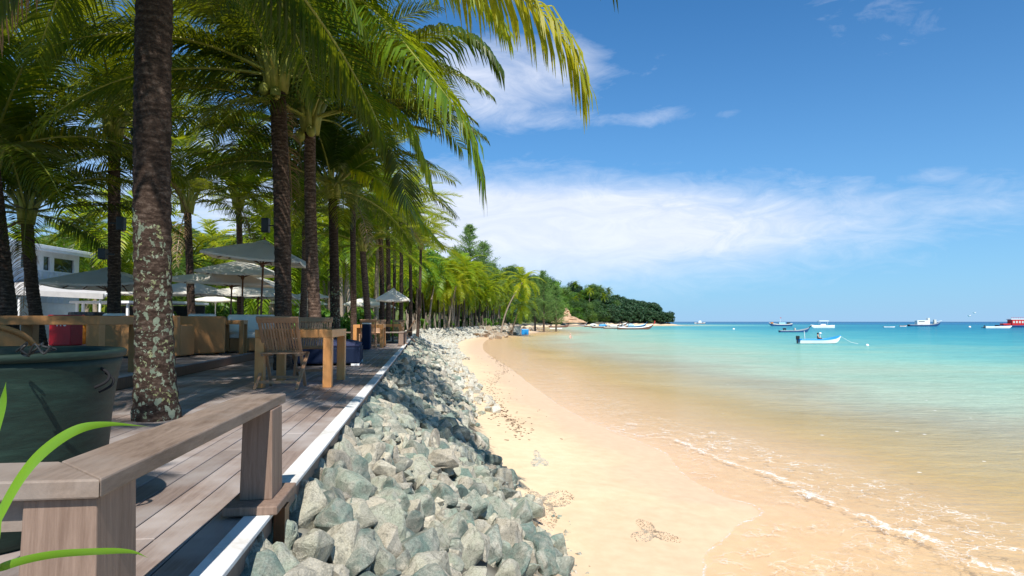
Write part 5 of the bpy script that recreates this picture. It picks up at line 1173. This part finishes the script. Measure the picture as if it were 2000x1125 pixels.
# picnic-like dark tables
q = PY(430, 617, 22.6); table((q.x, 22.6, ZU), YAW, 'dark bar-height table in the shade under the white parasols', 2.4, 0.7, 0.80, 0.05, 0.07, 'darkgrey', 'dark_table')
# hedge pieces
def hedge(px0, px1, Y, h, label):
    a = PY(px0, 620, Y); b_ = PY(px1, 620, Y); r = empty('hedge', ((a.x + b_.x) / 2, Y, -0.2)); tag(r, label, 'hedge'); L_ = b_.x - a.x; mb = MB(); rnd = random.Random(int(px0))
    for i in range(int(L_ * h * 900)):
        p = Vector((rnd.uniform(-L_ / 2, L_ / 2), rnd.uniform(-0.45, 0.45), h * rnd.uniform(0.1, 1.0) + 0.08 * math.sin(i))); s = rnd.uniform(0.05, 0.09); u = Vector((rnd.gauss(0, 1), rnd.gauss(0, 1), rnd.gauss(0, 1))).normalized(); w = u.orthogonal().normalized() * s * .5; u *= s
        n = len(mb.v); mb.v += [tuple(p - u), tuple(p + w), tuple(p + u), tuple(p - w)]; mb.f.append((n, n + 1, n + 2, n + 3))
    mb.build('foliage', M['leaf_bright'], r); mb = MB()
    for i in range(int(L_ * 3)): x = -L_ / 2 + i / 3 + 0.1; mb.tube([(x, 0, 0), (x + 0.05, 0, h * 0.8)], [0.025, 0.01], 5)
    mb.build('stem', M['bark'], r); return r
hedge(690, 790, 38, 1.1, 'clipped bright green hedge behind the second and third teak tables'); hedge(395, 560, 36, 1.2, 'bright green hedge behind the dark table under the parasols')
# stick fence
mb = None; fr = empty('stick_fence', (0, 0, 0)); tag(fr, 'irregular fence of pale bare sticks along the top of the rubble bank', 'fence'); random.seed(44)
for i in range(78):
    y = 56 + 82 * (i / 77); xb = float(xs_of(y, BK)) - 0.3 + random.uniform(-0.3, 0.3); h = random.uniform(1.1, 2.4); z = gz(xb, y)
    MB().tube([(xb, y, z - 0.1), (xb + random.uniform(-.02, .02), y, z + h * .5), (xb + random.uniform(-.15, .15), y, z + h)], [0.05, 0.045, 0.03], 6).build('post', M['bark_pale'], fr)
# shed and boats gear at the point
q = PY(1010, 634, 128); sh = empty('shed', (q.x, 128, gz(q.x, 128))); tag(sh, 'small white and blue hut at the seaward end of the stick fence', 'hut')
MB().box((0, 0, 0.8), (1.4, 1.6, 1.6)).build('wall', M['dirtywhite'], sh); MB().box((1.5, 0, 0.55), (1.4, 1.2, 1.1)).build('tank', M['hullblue'], sh, bevel=0.1); MB().box((0, 0, 1.68), (1.8, 2, 0.1)).build('roof', M['grey'], sh)
# bare earth slope on the hill
earth = plain('bare_orange_earth', (0.45, 0.30, 0.19), 0.95, 0.05, 0.25, 0.4, 0.6)
def bank(px, py0, py1, Y, w, label):
    a = PY(px, py0, Y); b_ = PY(px, py1, Y); V = []; F = []; n = 14
    for j in range(n + 1):
        for i in range(n + 1):
            s = i / n - 0.5; t = j / n; x = s * w * (1.3 - 0.8 * t); z = (b_.z - a.z) * t; V.append((x + mnoise.noise(Vector((s * 4, t * 4, Y))) * 1.2, t * 6 + 3 * s * s + mnoise.noise(Vector((s * 6, t * 6, 3))) * 1.5, z * (1 - 0.5 * s * s)))
    for j in range(n):
        for i in range(n): k = j * (n + 1) + i; F.append((k, k + 1, k + n + 2, k + n + 1))
    o = MB().add(V, F).build('earth_bank', earth, loc=(a.x, Y, a.z)); tag(o, label, kind='structure')
bank(1112, 630, 617, 338, 14, 'orange earth bank at the foot of the hill behind the longtail boats'); bank(1108, 617, 600, 352, 3.0, 'narrow bare landslip scar up the hillside')

# ------------------------------------------------------------------ boats
def hull(L, B, H, bow=0.6, stern=0.1, n=18, draft=0.18, sharp=1.6, transom=0.75):
    """returns (lower skin, upper strake, inside) mesh builders, bow to +X"""
    st = []
    for i in range(n + 1):
        t = i / n; x = -L / 2 + L * t; bw = B / 2 * (1 - max(0, (t - 0.45) / 0.55) ** sharp) * (transom + (1 - transom) * min(1, t / 0.35)); bw = max(bw, 0.015)
        zs = H + bow * max(0, (t - 0.45) / 0.55) ** 2.2 + stern * max(0, (0.3 - t) / 0.3) ** 2; zk = -draft + (zs + draft) * max(0, (t - 0.8) / 0.2) ** 2.5 * 0.8
        st.append((x, bw, zs, zk))
    lo, upm, ins = MB(), MB(), MB(); V1 = []; V2 = []; V3 = []
    for x, bw, zs, zk in st:
        zm = zk + (zs - zk) * 0.74
        V1 += [(x, -bw * 0.94, zm), (x, -bw * 0.80, zk + (zs - zk) * 0.10), (x, 0, zk), (x, bw * 0.80, zk + (zs - zk) * 0.10), (x, bw * 0.94, zm)]
        V2 += [(x, -bw * 0.94, zm), (x, -bw, zs), (x, -bw * 0.92, zs), (x, bw * 0.94, zm), (x, bw, zs), (x, bw * 0.92, zs)]
        zf = max(zk + 0.1, zs - H * 0.75); V3 += [(x, -bw * 0.92, zs), (x, -bw * 0.7, zf), (x, bw * 0.7, zf), (x, bw * 0.92, zs)]
    F = [];
    for i in range(n):
        for k in range(4): F.append((i * 5 + k, i * 5 + k + 1, (i + 1) * 5 + k + 1, (i + 1) * 5 + k))
    F.append((0, 1, 2, 3, 4)); lo.add(V1, F); F = []
    for i in range(n):
        a, b_ = i * 6, (i + 1) * 6
        for k in (0, 1): F += [(a + k, b_ + k, b_ + k + 1, a + k + 1), (a + 3 + k, a + 4 + k, b_ + 4 + k, b_ + 3 + k)]
    F.append((0, 1, 4, 3)); upm.add(V2, F); F = []
    for i in range(n):
        for k in range(3): F.append((i * 4 + k, i * 4 + k + 1, (i + 1) * 4 + k + 1, (i + 1) * 4 + k))
    F.append((0, 3, 2, 1)); ins.add(V3, F); return lo, upm, ins, st
def boat(name, px, py, L, label, cat, heading, B, H, lower, upper, inside, group=None, **k):
    p = PZ(px, py, SEA); r = empty(name, (p.x, p.y, SEA), heading); tag(r, label, cat, group)
    lo, upm, ins, st = hull(L, B, H, **k); lo.build('hull', M[lower], r, smooth=False); upm.build('gunwale', M[upper], r, smooth=True); ins.build('inside', M[inside], r); return r, st
def motor(r, x, z=0.35, c='black'):
    mb = MB(); mb.box((x, 0, z + 0.30), (0.34, 0.26, 0.36)); mb.tube([(x, 0, z + 0.15), (x - 0.1, 0, -0.3)], [0.07, 0.05], 8); mb.box((x - 0.12, 0, -0.35), (0.3, 0.06, 0.12)); return mb.build('outboard_motor', M[c], r, bevel=0.03)
def person(name_loc, parent, pose, skin, label, rz=0, shirt=None, pants=None, hairm='hair', sc=1.0):
    J = pose; bm = bmesh.new(); names = list(J.keys()); idx = {}
    for nme in names: idx[nme] = bm.verts.new(J[nme][0])
    E = [('pelvis', 'chest'), ('chest', 'neck'), ('neck', 'head'), ('head', 'crown_'), ('chest', 'sl'), ('sl', 'el'), ('el', 'hl'), ('chest', 'sr'), ('sr', 'er'), ('er', 'hr'), ('pelvis', 'kl'), ('kl', 'fl'), ('pelvis', 'kr'), ('kr', 'fr')]
    for a, b_ in E: bm.edges.new((idx[a], idx[b_]))
    me = bpy.data.meshes.new('person'); bm.to_mesh(me); bm.free()
    r = empty('person', name_loc, rz); tag(r, label, 'person'); r.scale = (sc,) * 3
    o = bpy.data.objects.new('body', me); col.objects.link(o); o.parent = r; me.materials.append(M[skin])
    sk = o.modifiers.new('skin', 'SKIN'); 
    for i, nme in enumerate(names): me.skin_vertices[0].data[i].radius = (J[nme][1], J[nme][1] * (0.75 if nme in ('chest', 'pelvis') else 1)); me.skin_vertices[0].data[i].use_root = nme == 'pelvis'
    sb = o.modifiers.new('sub', 'SUBSURF'); sb.levels = 2; sb.render_levels = 2; sk.use_smooth_shade = True
    h = Vector(J['head'][0]); MB().ball(h + Vector((0, 0.015, 0.05)), (0.098, 0.108, 0.10), 12, 8).build('hair', M[hairm], r, smooth=True)
    f = MB(); f.ball(h + Vector((0, -0.10, 0.0)), (0.018, 0.03, 0.03), 8, 5); f.build('nose', M[skin], r, smooth=True)
    if shirt:
        c_ = Vector(J['chest'][0]); p_ = Vector(J['pelvis'][0]); MB().tube([p_ + Vector((0, 0, 0.02)), (c_ + p_) / 2, c_ + Vector((0, 0, 0.02)), Vector(J['neck'][0]) - Vector((0, 0, 0.04))], [0.16, 0.165, 0.19, 0.08], 14).build('shirt', M[shirt], r, smooth=True)
    if pants:
        mb = MB()
        for s in ('l', 'r'): mb.tube([Vector(J['pelvis'][0]), Vector(J['k' + s][0])], [0.14, 0.095], 10)
        mb.build('shorts', M[pants], r, smooth=True)
    return r
SIT = {'pelvis': ((0, 0, 0.08), 0.13), 'chest': ((0, 0.0, 0.42), 0.15), 'neck': ((0, 0, 0.58), 0.05), 'head': ((0, -0.02, 0.70), 0.085), 'crown_': ((0, -0.01, 0.80), 0.06), 'sl': ((-0.19, 0, 0.50), 0.055), 'el': ((-0.25, -0.1, 0.26), 0.04), 'hl': ((-0.16, -0.32, 0.22), 0.03),
       'sr': ((0.19, 0, 0.50), 0.055), 'er': ((0.25, -0.12, 0.28), 0.04), 'hr': ((0.14, -0.34, 0.26), 0.03), 'kl': ((-0.15, -0.42, 0.14), 0.07), 'fl': ((-0.15, -0.46, -0.25), 0.045), 'kr': ((0.15, -0.42, 0.14), 0.07), 'fr': ((0.15, -0.46, -0.25), 0.045)}
STAND = {'pelvis': ((0, 0, 0.92), 0.13), 'chest': ((0, 0.0, 1.28), 0.15), 'neck': ((0, 0, 1.47), 0.05), 'head': ((0, -0.02, 1.59), 0.085), 'crown_': ((0, -0.01, 1.69), 0.06), 'sl': ((-0.19, 0, 1.38), 0.055), 'el': ((-0.30, -0.05, 1.14), 0.04), 'hl': ((-0.22, -0.22, 1.02), 0.03),
         'sr': ((0.19, 0, 1.38), 0.055), 'er': ((0.30, -0.08, 1.14), 0.04), 'hr': ((0.18, -0.24, 1.04), 0.03), 'kl': ((-0.10, -0.02, 0.48), 0.07), 'fl': ((-0.10, 0, 0.02), 0.045), 'kr': ((0.10, 0.02, 0.48), 0.07), 'fr': ((0.10, 0.04, 0.02), 0.045)}
# 1 nearest skiff
r, st = boat('skiff', 1601, 671, 5.0, 'blue and white open skiff moored nearest the beach with a man aboard', 'boat', 0.05, 1.5, 0.52, 'hullwhite', 'hullblue', 'hullblue', bow=0.42, stern=0.0, draft=0.02)
motor(r, -2.55, 0.4); MB().tube([(-1.7, 0, 0.3), (-1.78, 0, 1.45)], 0.03, 8).build('mast_pole', M['white'], r); MB().box((0.4, 0, 0.38), (0.9, 1.1, 0.05)).build('thwart', M['paleblue'], r, bevel=0.01)
mb = MB(); mb.tube([(0.25, 0.3, 0.35), (0.25, 0.3, 1.05)], 0.02, 6); mb.ball((0.25, 0.3, 1.15), 0.14); mb.build('lamp_ball', M['white'], r, smooth=True)
pr = r.matrix_basis @ Vector((-0.2, 0, 0.40)); person(pr, None, SIT, 'skin', 'man sitting amidships in the blue and white skiff', 1.2, None, 'black')
rope = MB(); rope.tube([(2.5, 0, 0.8), (3.5, -0.3, 0.15), (4.4, -0.6, -0.05)], 0.012, 5); rope.build('mooring_rope', M['hullwhite'], r)
# 2 dark long skiff
r, st = boat('skiff', 1552, 649, 7.2, 'long dark grey skiff with two outboard motors, behind the blue and white one', 'boat', 0.04, 1.6, 0.45, 'hullnavy', 'hullgrey', 'hullgrey', bow=0.75, stern=0.0)
motor(r, -2.6, 0.5); motor(r, -2.2, 0.5); MB().box((0.1, 0.1, 0.75), (0.3, 0.5, 0.5)).build('console', M['dirtywhite'], r, bevel=0.04); MB().bar((3.5, 0, 1.15), (4.1, 0, 1.6), 0.16).build('bow_post', M['black'], r)
# 3 grey fishing boat
r, st = boat('fishing_boat', 1524, 637, 12.5, 'weathered grey fishing boat with a short mast, leftmost of the offshore boats', 'boat', math.pi, 2.8, 1.1, 'hullnavy', 'dirtywhite', 'hullgrey', bow=0.9, stern=0.5)
MB().box((-0.8, 0, 1.6), (3.6, 1.8, 1.0)).build('cabin', M['paleblue'], r, bevel=0.05); MB().tube([(0, 0, 1.5), (0, 0, 4.6)], [0.08, 0.04], 8).build('mast', M['white'], r); MB().box((-0.3, 0, 4.5), (0.7, 0.04, 0.4)).build('flag', M['red'], r); MB().box((-4.6, 0, 1.7), (1.4, 1.4, 0.8)).build('gear_box', M['black'], r, bevel=0.1); MB().box((4.6, 0, 1.75), (1.2, 1.6, 0.7)).build('locker', M['orange'], r, bevel=0.1)
# 4 white speedboat
r, st = boat('speedboat', 1606, 640.5, 9.0, 'white speedboat with a flat sunroof on thin posts', 'boat', math.pi, 2.6, 0.9, 'hullwhite', 'hullwhite', 'hullwhite', bow=0.35, stern=0.25)
MB().box((-0.2, 0, 1.25), (2.4, 1.8, 0.6), None, (0.6, 0.8)).build('windscreen', M['bluewhite'], r, bevel=0.05); MB().box((-0.3, 0, 2.7), (3.8, 2.0, 0.3)).build('sunroof', M['hullwhite'], r, bevel=0.08)
for x in (-1.8, 1.2):
    for y in (-0.8, 0.8): MB().tube([(x, y, 0.9), (x, y, 2.6)], 0.04, 6).build('post', M['white'], r)
# 5 raft, 6 dinghy
r, st = boat('dinghy', 1737, 639.3, 5.0, 'flat white dinghy lying low, left of the boat with the white cabin', 'dinghy', 0, 1.4, 0.28, 'hullwhite', 'hullwhite', 'dirtywhite', bow=0.1)
r, st = boat('dinghy', 1764, 637.8, 3.6, 'tiny yellowish dinghy tied behind the boat with the white cabin', 'dinghy', 0, 1.2, 0.35, 'hullwhite', 'orange', 'hullwood', bow=0.3)
# 7 cabin boat
r, st = boat('fishing_boat', 1806, 637.5, 16.5, 'dark hulled fishing boat with a long white cabin', 'boat', 0.0, 3.4, 0.9, 'hullnavy', 'hullgrey', 'hullgrey', bow=1.5, stern=0.1)
MB().box((-1.6, 0, 2.0), (5.6, 2.4, 2.2)).build('cabin', M['hullwhite'], r, bevel=0.08); mb = MB(); mb.box((-2.2, -1.205, 2.45), (3.2, 0.03, 0.4)); mb.build('window', M['glass'], r); MB().box((1.8, 0, 2.6), (0.9, 1.8, 3.4)).build('wheelhouse', M['hullwhite'], r, bevel=0.05); MB().box((5.3, 0, 2.4), (1.2, 1.0, 2.2)).build('bow_locker', M['dirtywhite'], r, bevel=0.05); MB().tube([(6, 0, 2.2), (9, 0, 3.0)], 0.1, 6).build('bowsprit', M['white'], r)
# 8 white skiff, 9 red boat
r, st = boat('skiff', 1950, 641, 10.5, 'long plain white skiff with a black motor in front of the red boat', 'boat', 0.02, 2.0, 0.7, 'hullwhite', 'hullwhite', 'dirtywhite', bow=0.25, stern=0.05); motor(r, -5.3, 0.6); MB().box((-5.9, 0, 0.2), (1.2, 0.3, 0.2)).build('tiller', M['black'], r)
r, st = boat('ferry_boat', 1985, 639.5, 16.5, 'red boat with a white railed upper deck at the right edge', 'boat', 0.0, 3.6, 0.9, 'hullnavy', 'hullnavy', 'hullgrey', bow=0.7)
MB().box((1.0, 0, 2.1), (7.5, 2.8, 2.4)).build('cabin', M['hullred'], r, bevel=0.05); MB().box((0.9, 0, 3.5), (8.2, 3.0, 0.35)).build('roof', M['hullwhite'], r, bevel=0.08); mb = MB()
for k in range(6): mb.box((-2.0 + k * 1.25, -1.42, 2.3), (0.75, 0.05, 0.9))
mb.build('window', M['dirtywhite'], r); MB().box((-4.6, 0, 1.3), (3.4, 2.2, 0.8)).build('aft_deck', M['hullred'], r, bevel=0.1); mb = MB()
for k in range(9): mb.bar((-3 + k, -1.4, 3.6), (-3 + k, -1.4, 4.3), 0.06)
mb.bar((-3, -1.4, 4.3), (5, -1.4, 4.3), 0.08); mb.build('railing', M['hullred'], r)
# 10 outrigger
r, st = boat('outrigger_boat', 1367, 632.2, 13, 'small white outrigger boat far out beyond the headland tip', 'boat', 0, 2.2, 1.0, 'dirtywhite', 'dirtywhite', 'hullwood', bow=0.8, stern=0.6)
MB().box((0, 0, 2.4), (4, 1.8, 2.2), None, (0.6, 0.8)).build('cabin', M['hullwhite'], r, bevel=0.1); MB().tube([(-5.5, -3, 0.2), (5.5, -3, 0.2)], 0.2, 6).build('outrigger', M['hullwood'], r)
for x in (-3, 3): MB().tube([(x, -3, 0.3), (x, 0, 1.4)], 0.1, 6).build('outrigger_arm', M['hullwood'], r)
# longtails
def longtail(px, py, L, label, lower, upper, ins_, heading, extra=None):
    r, st = boat('longtail_boat', px, py, L, label, 'boat', heading, L * 0.17, L * 0.055, lower, upper, ins_, 'longtail boats moored off the point', bow=L * 0.10, stern=L * 0.03, transom=0.5, sharp=1.3, draft=0.04)
    MB().bar((L * 0.485, 0, L * 0.13), (L * 0.535, 0, L * 0.215), 0.22, 0.14).build('prow', M[lower], r)
    for k, x in enumerate((-0.28, -0.08, 0.12)): MB().box((L * x, 0, L * 0.045), (0.25, L * 0.12, 0.05)).build('thwart', M['hullwood'], r)
    MB().bar((-L * 0.42, 0, L * 0.08), (-L * 0.60, 0, 0.0), 0.08).build('motor_shaft', M['black'], r); MB().box((-L * 0.40, 0, L * 0.10), (0.7, 0.4, 0.5)).build('engine', M['darkgrey'], r, bevel=0.04)
    if extra: extra(r, L)
    return r
def ribbon(r, L): MB().bar((L * 0.525, 0, L * 0.15), (L * 0.545, 0, L * 0.235), 0.34, 0.26).build('bow_ribbon', M['hullred'], r)
def tarp(m_): return lambda r, L: slab_cushion(L * 0.28, L * 0.12, 0.5, 0.5).build('tarpaulin', M[m_], r, smooth=True).__setattr__('location', (-L * 0.1, 0, L * 0.05))
longtail(1241, 643.5, 11.5, 'longtail boat nearest us with a red ribbon on its bow and red-brown hull', 'hullwood', 'hullwhite', 'dirtywhite', 0.05, ribbon)
longtail(1236, 639.6, 11.5, 'longtail boat with pale blue side just behind the red ribboned one', 'hullnavy', 'paleblue', 'paleblue', 0.03, tarp('paleblue'))
longtail(1203, 642.0, 9.0, 'small longtail with pink trim left of the red ribboned one', 'hullwood', 'dirtywhite', 'hullred', 0.1, tarp('dirtywhite'))
longtail(1183, 640.6, 11.0, 'brown longtail with a round blue tarpaulin in the middle of the group', 'hullwood', 'dirtywhite', 'hullwood', 0.05, tarp('hullblue'))
longtail(1200, 637.5, 13.0, 'longtail boat with a whitewashed side behind the middle of the group', 'hullwood', 'hullwhite', 'dirtywhite', 0.0)
longtail(1163, 638.4, 10.5, 'longtail with a white cover at its bow, left of the blue tarpaulin', 'hullwood', 'dirtywhite', 'dirtywhite', 0.0, tarp('hullwhite'))
longtail(1126, 637.2, 11.0, 'grey longtail boat with a bluish motor, second from the left', 'hullgrey', 'hullwood', 'hullgrey', 0.02)
longtail(1092, 639.5, 8.8, 'leftmost longtail boat, brown with a raised bow above a white float', 'hullwood', 'hullwood', 'hullwood', 0.08)
r, st = boat('dinghy', 1086, 642, 4.4, 'low white float moored in front of the leftmost longtail boat', 'dinghy', 0, 1.0, 0.22, 'hullwhite', 'hullwhite', 'hullwhite', bow=0.05)
# swimmer
p = PZ(1114, 661.5, SEA); person((p.x, p.y, SEA - 0.98), None, STAND, 'skinpale', 'bather standing waist deep in the shallow bay', 0.8, None, 'black', 'skinpale')
p = PZ(1079, 630.5, -1.0); person((p.x, 205, gz(p.x, 205)), None, STAND, 'skin', 'tiny figure in white standing on the far shore by the boats', 0.3, 'hullwhite', 'darkgrey', sc=1.3) if False else None
# buoys
for px, py, s, lb in ((1433, 643.5, 0.35, 'white mooring buoy between the longtails and the dark skiff'), (1694, 675.5, 0.16, 'white mooring buoy right of the blue and white skiff'), (1894, 639.5, 0.5, 'white mooring buoy between the cabin boat and the long white skiff')):
    p = PZ(px, py, SEA); r = empty('buoy', (p.x, p.y, SEA)); tag(r, lb, 'buoy', 'mooring buoys'); MB().ball((0, 0, s * 0.25), s, 14, 10).build('float', M['white'], r, smooth=True); MB().tube([(0, 0, s * 1.1), (0, 0, s * 1.5)], s * 0.1, 8).build('ring', M['black'], r)
# gulls
for px, py, lb in ((1893, 617.5, 'lower left of the two white birds over the sea'), (1903, 611.5, 'upper right of the two white birds over the sea')):
    p = PY(px, py, 120); r = empty('gull', p); tag(r, lb, 'bird', 'white birds over the sea'); mb = MB(); mb.ball((0, 0, 0), (0.12, 0.26, 0.10), 10, 7); 
    for s in (-1, 1): mb.add([(0.05 * s, 0.12, 0.03), (0.05 * s, -0.12, 0.03), (0.34 * s, -0.06, 0.22), (0.34 * s, 0.08, 0.22), (0.62 * s, -0.08, 0.16)], [(0, 1, 2, 3), (3, 2, 4)])
    mb.ball((0, -0.3, 0.03), (0.06, 0.09, 0.06), 8, 6); mb.build('body', M['white'], r)
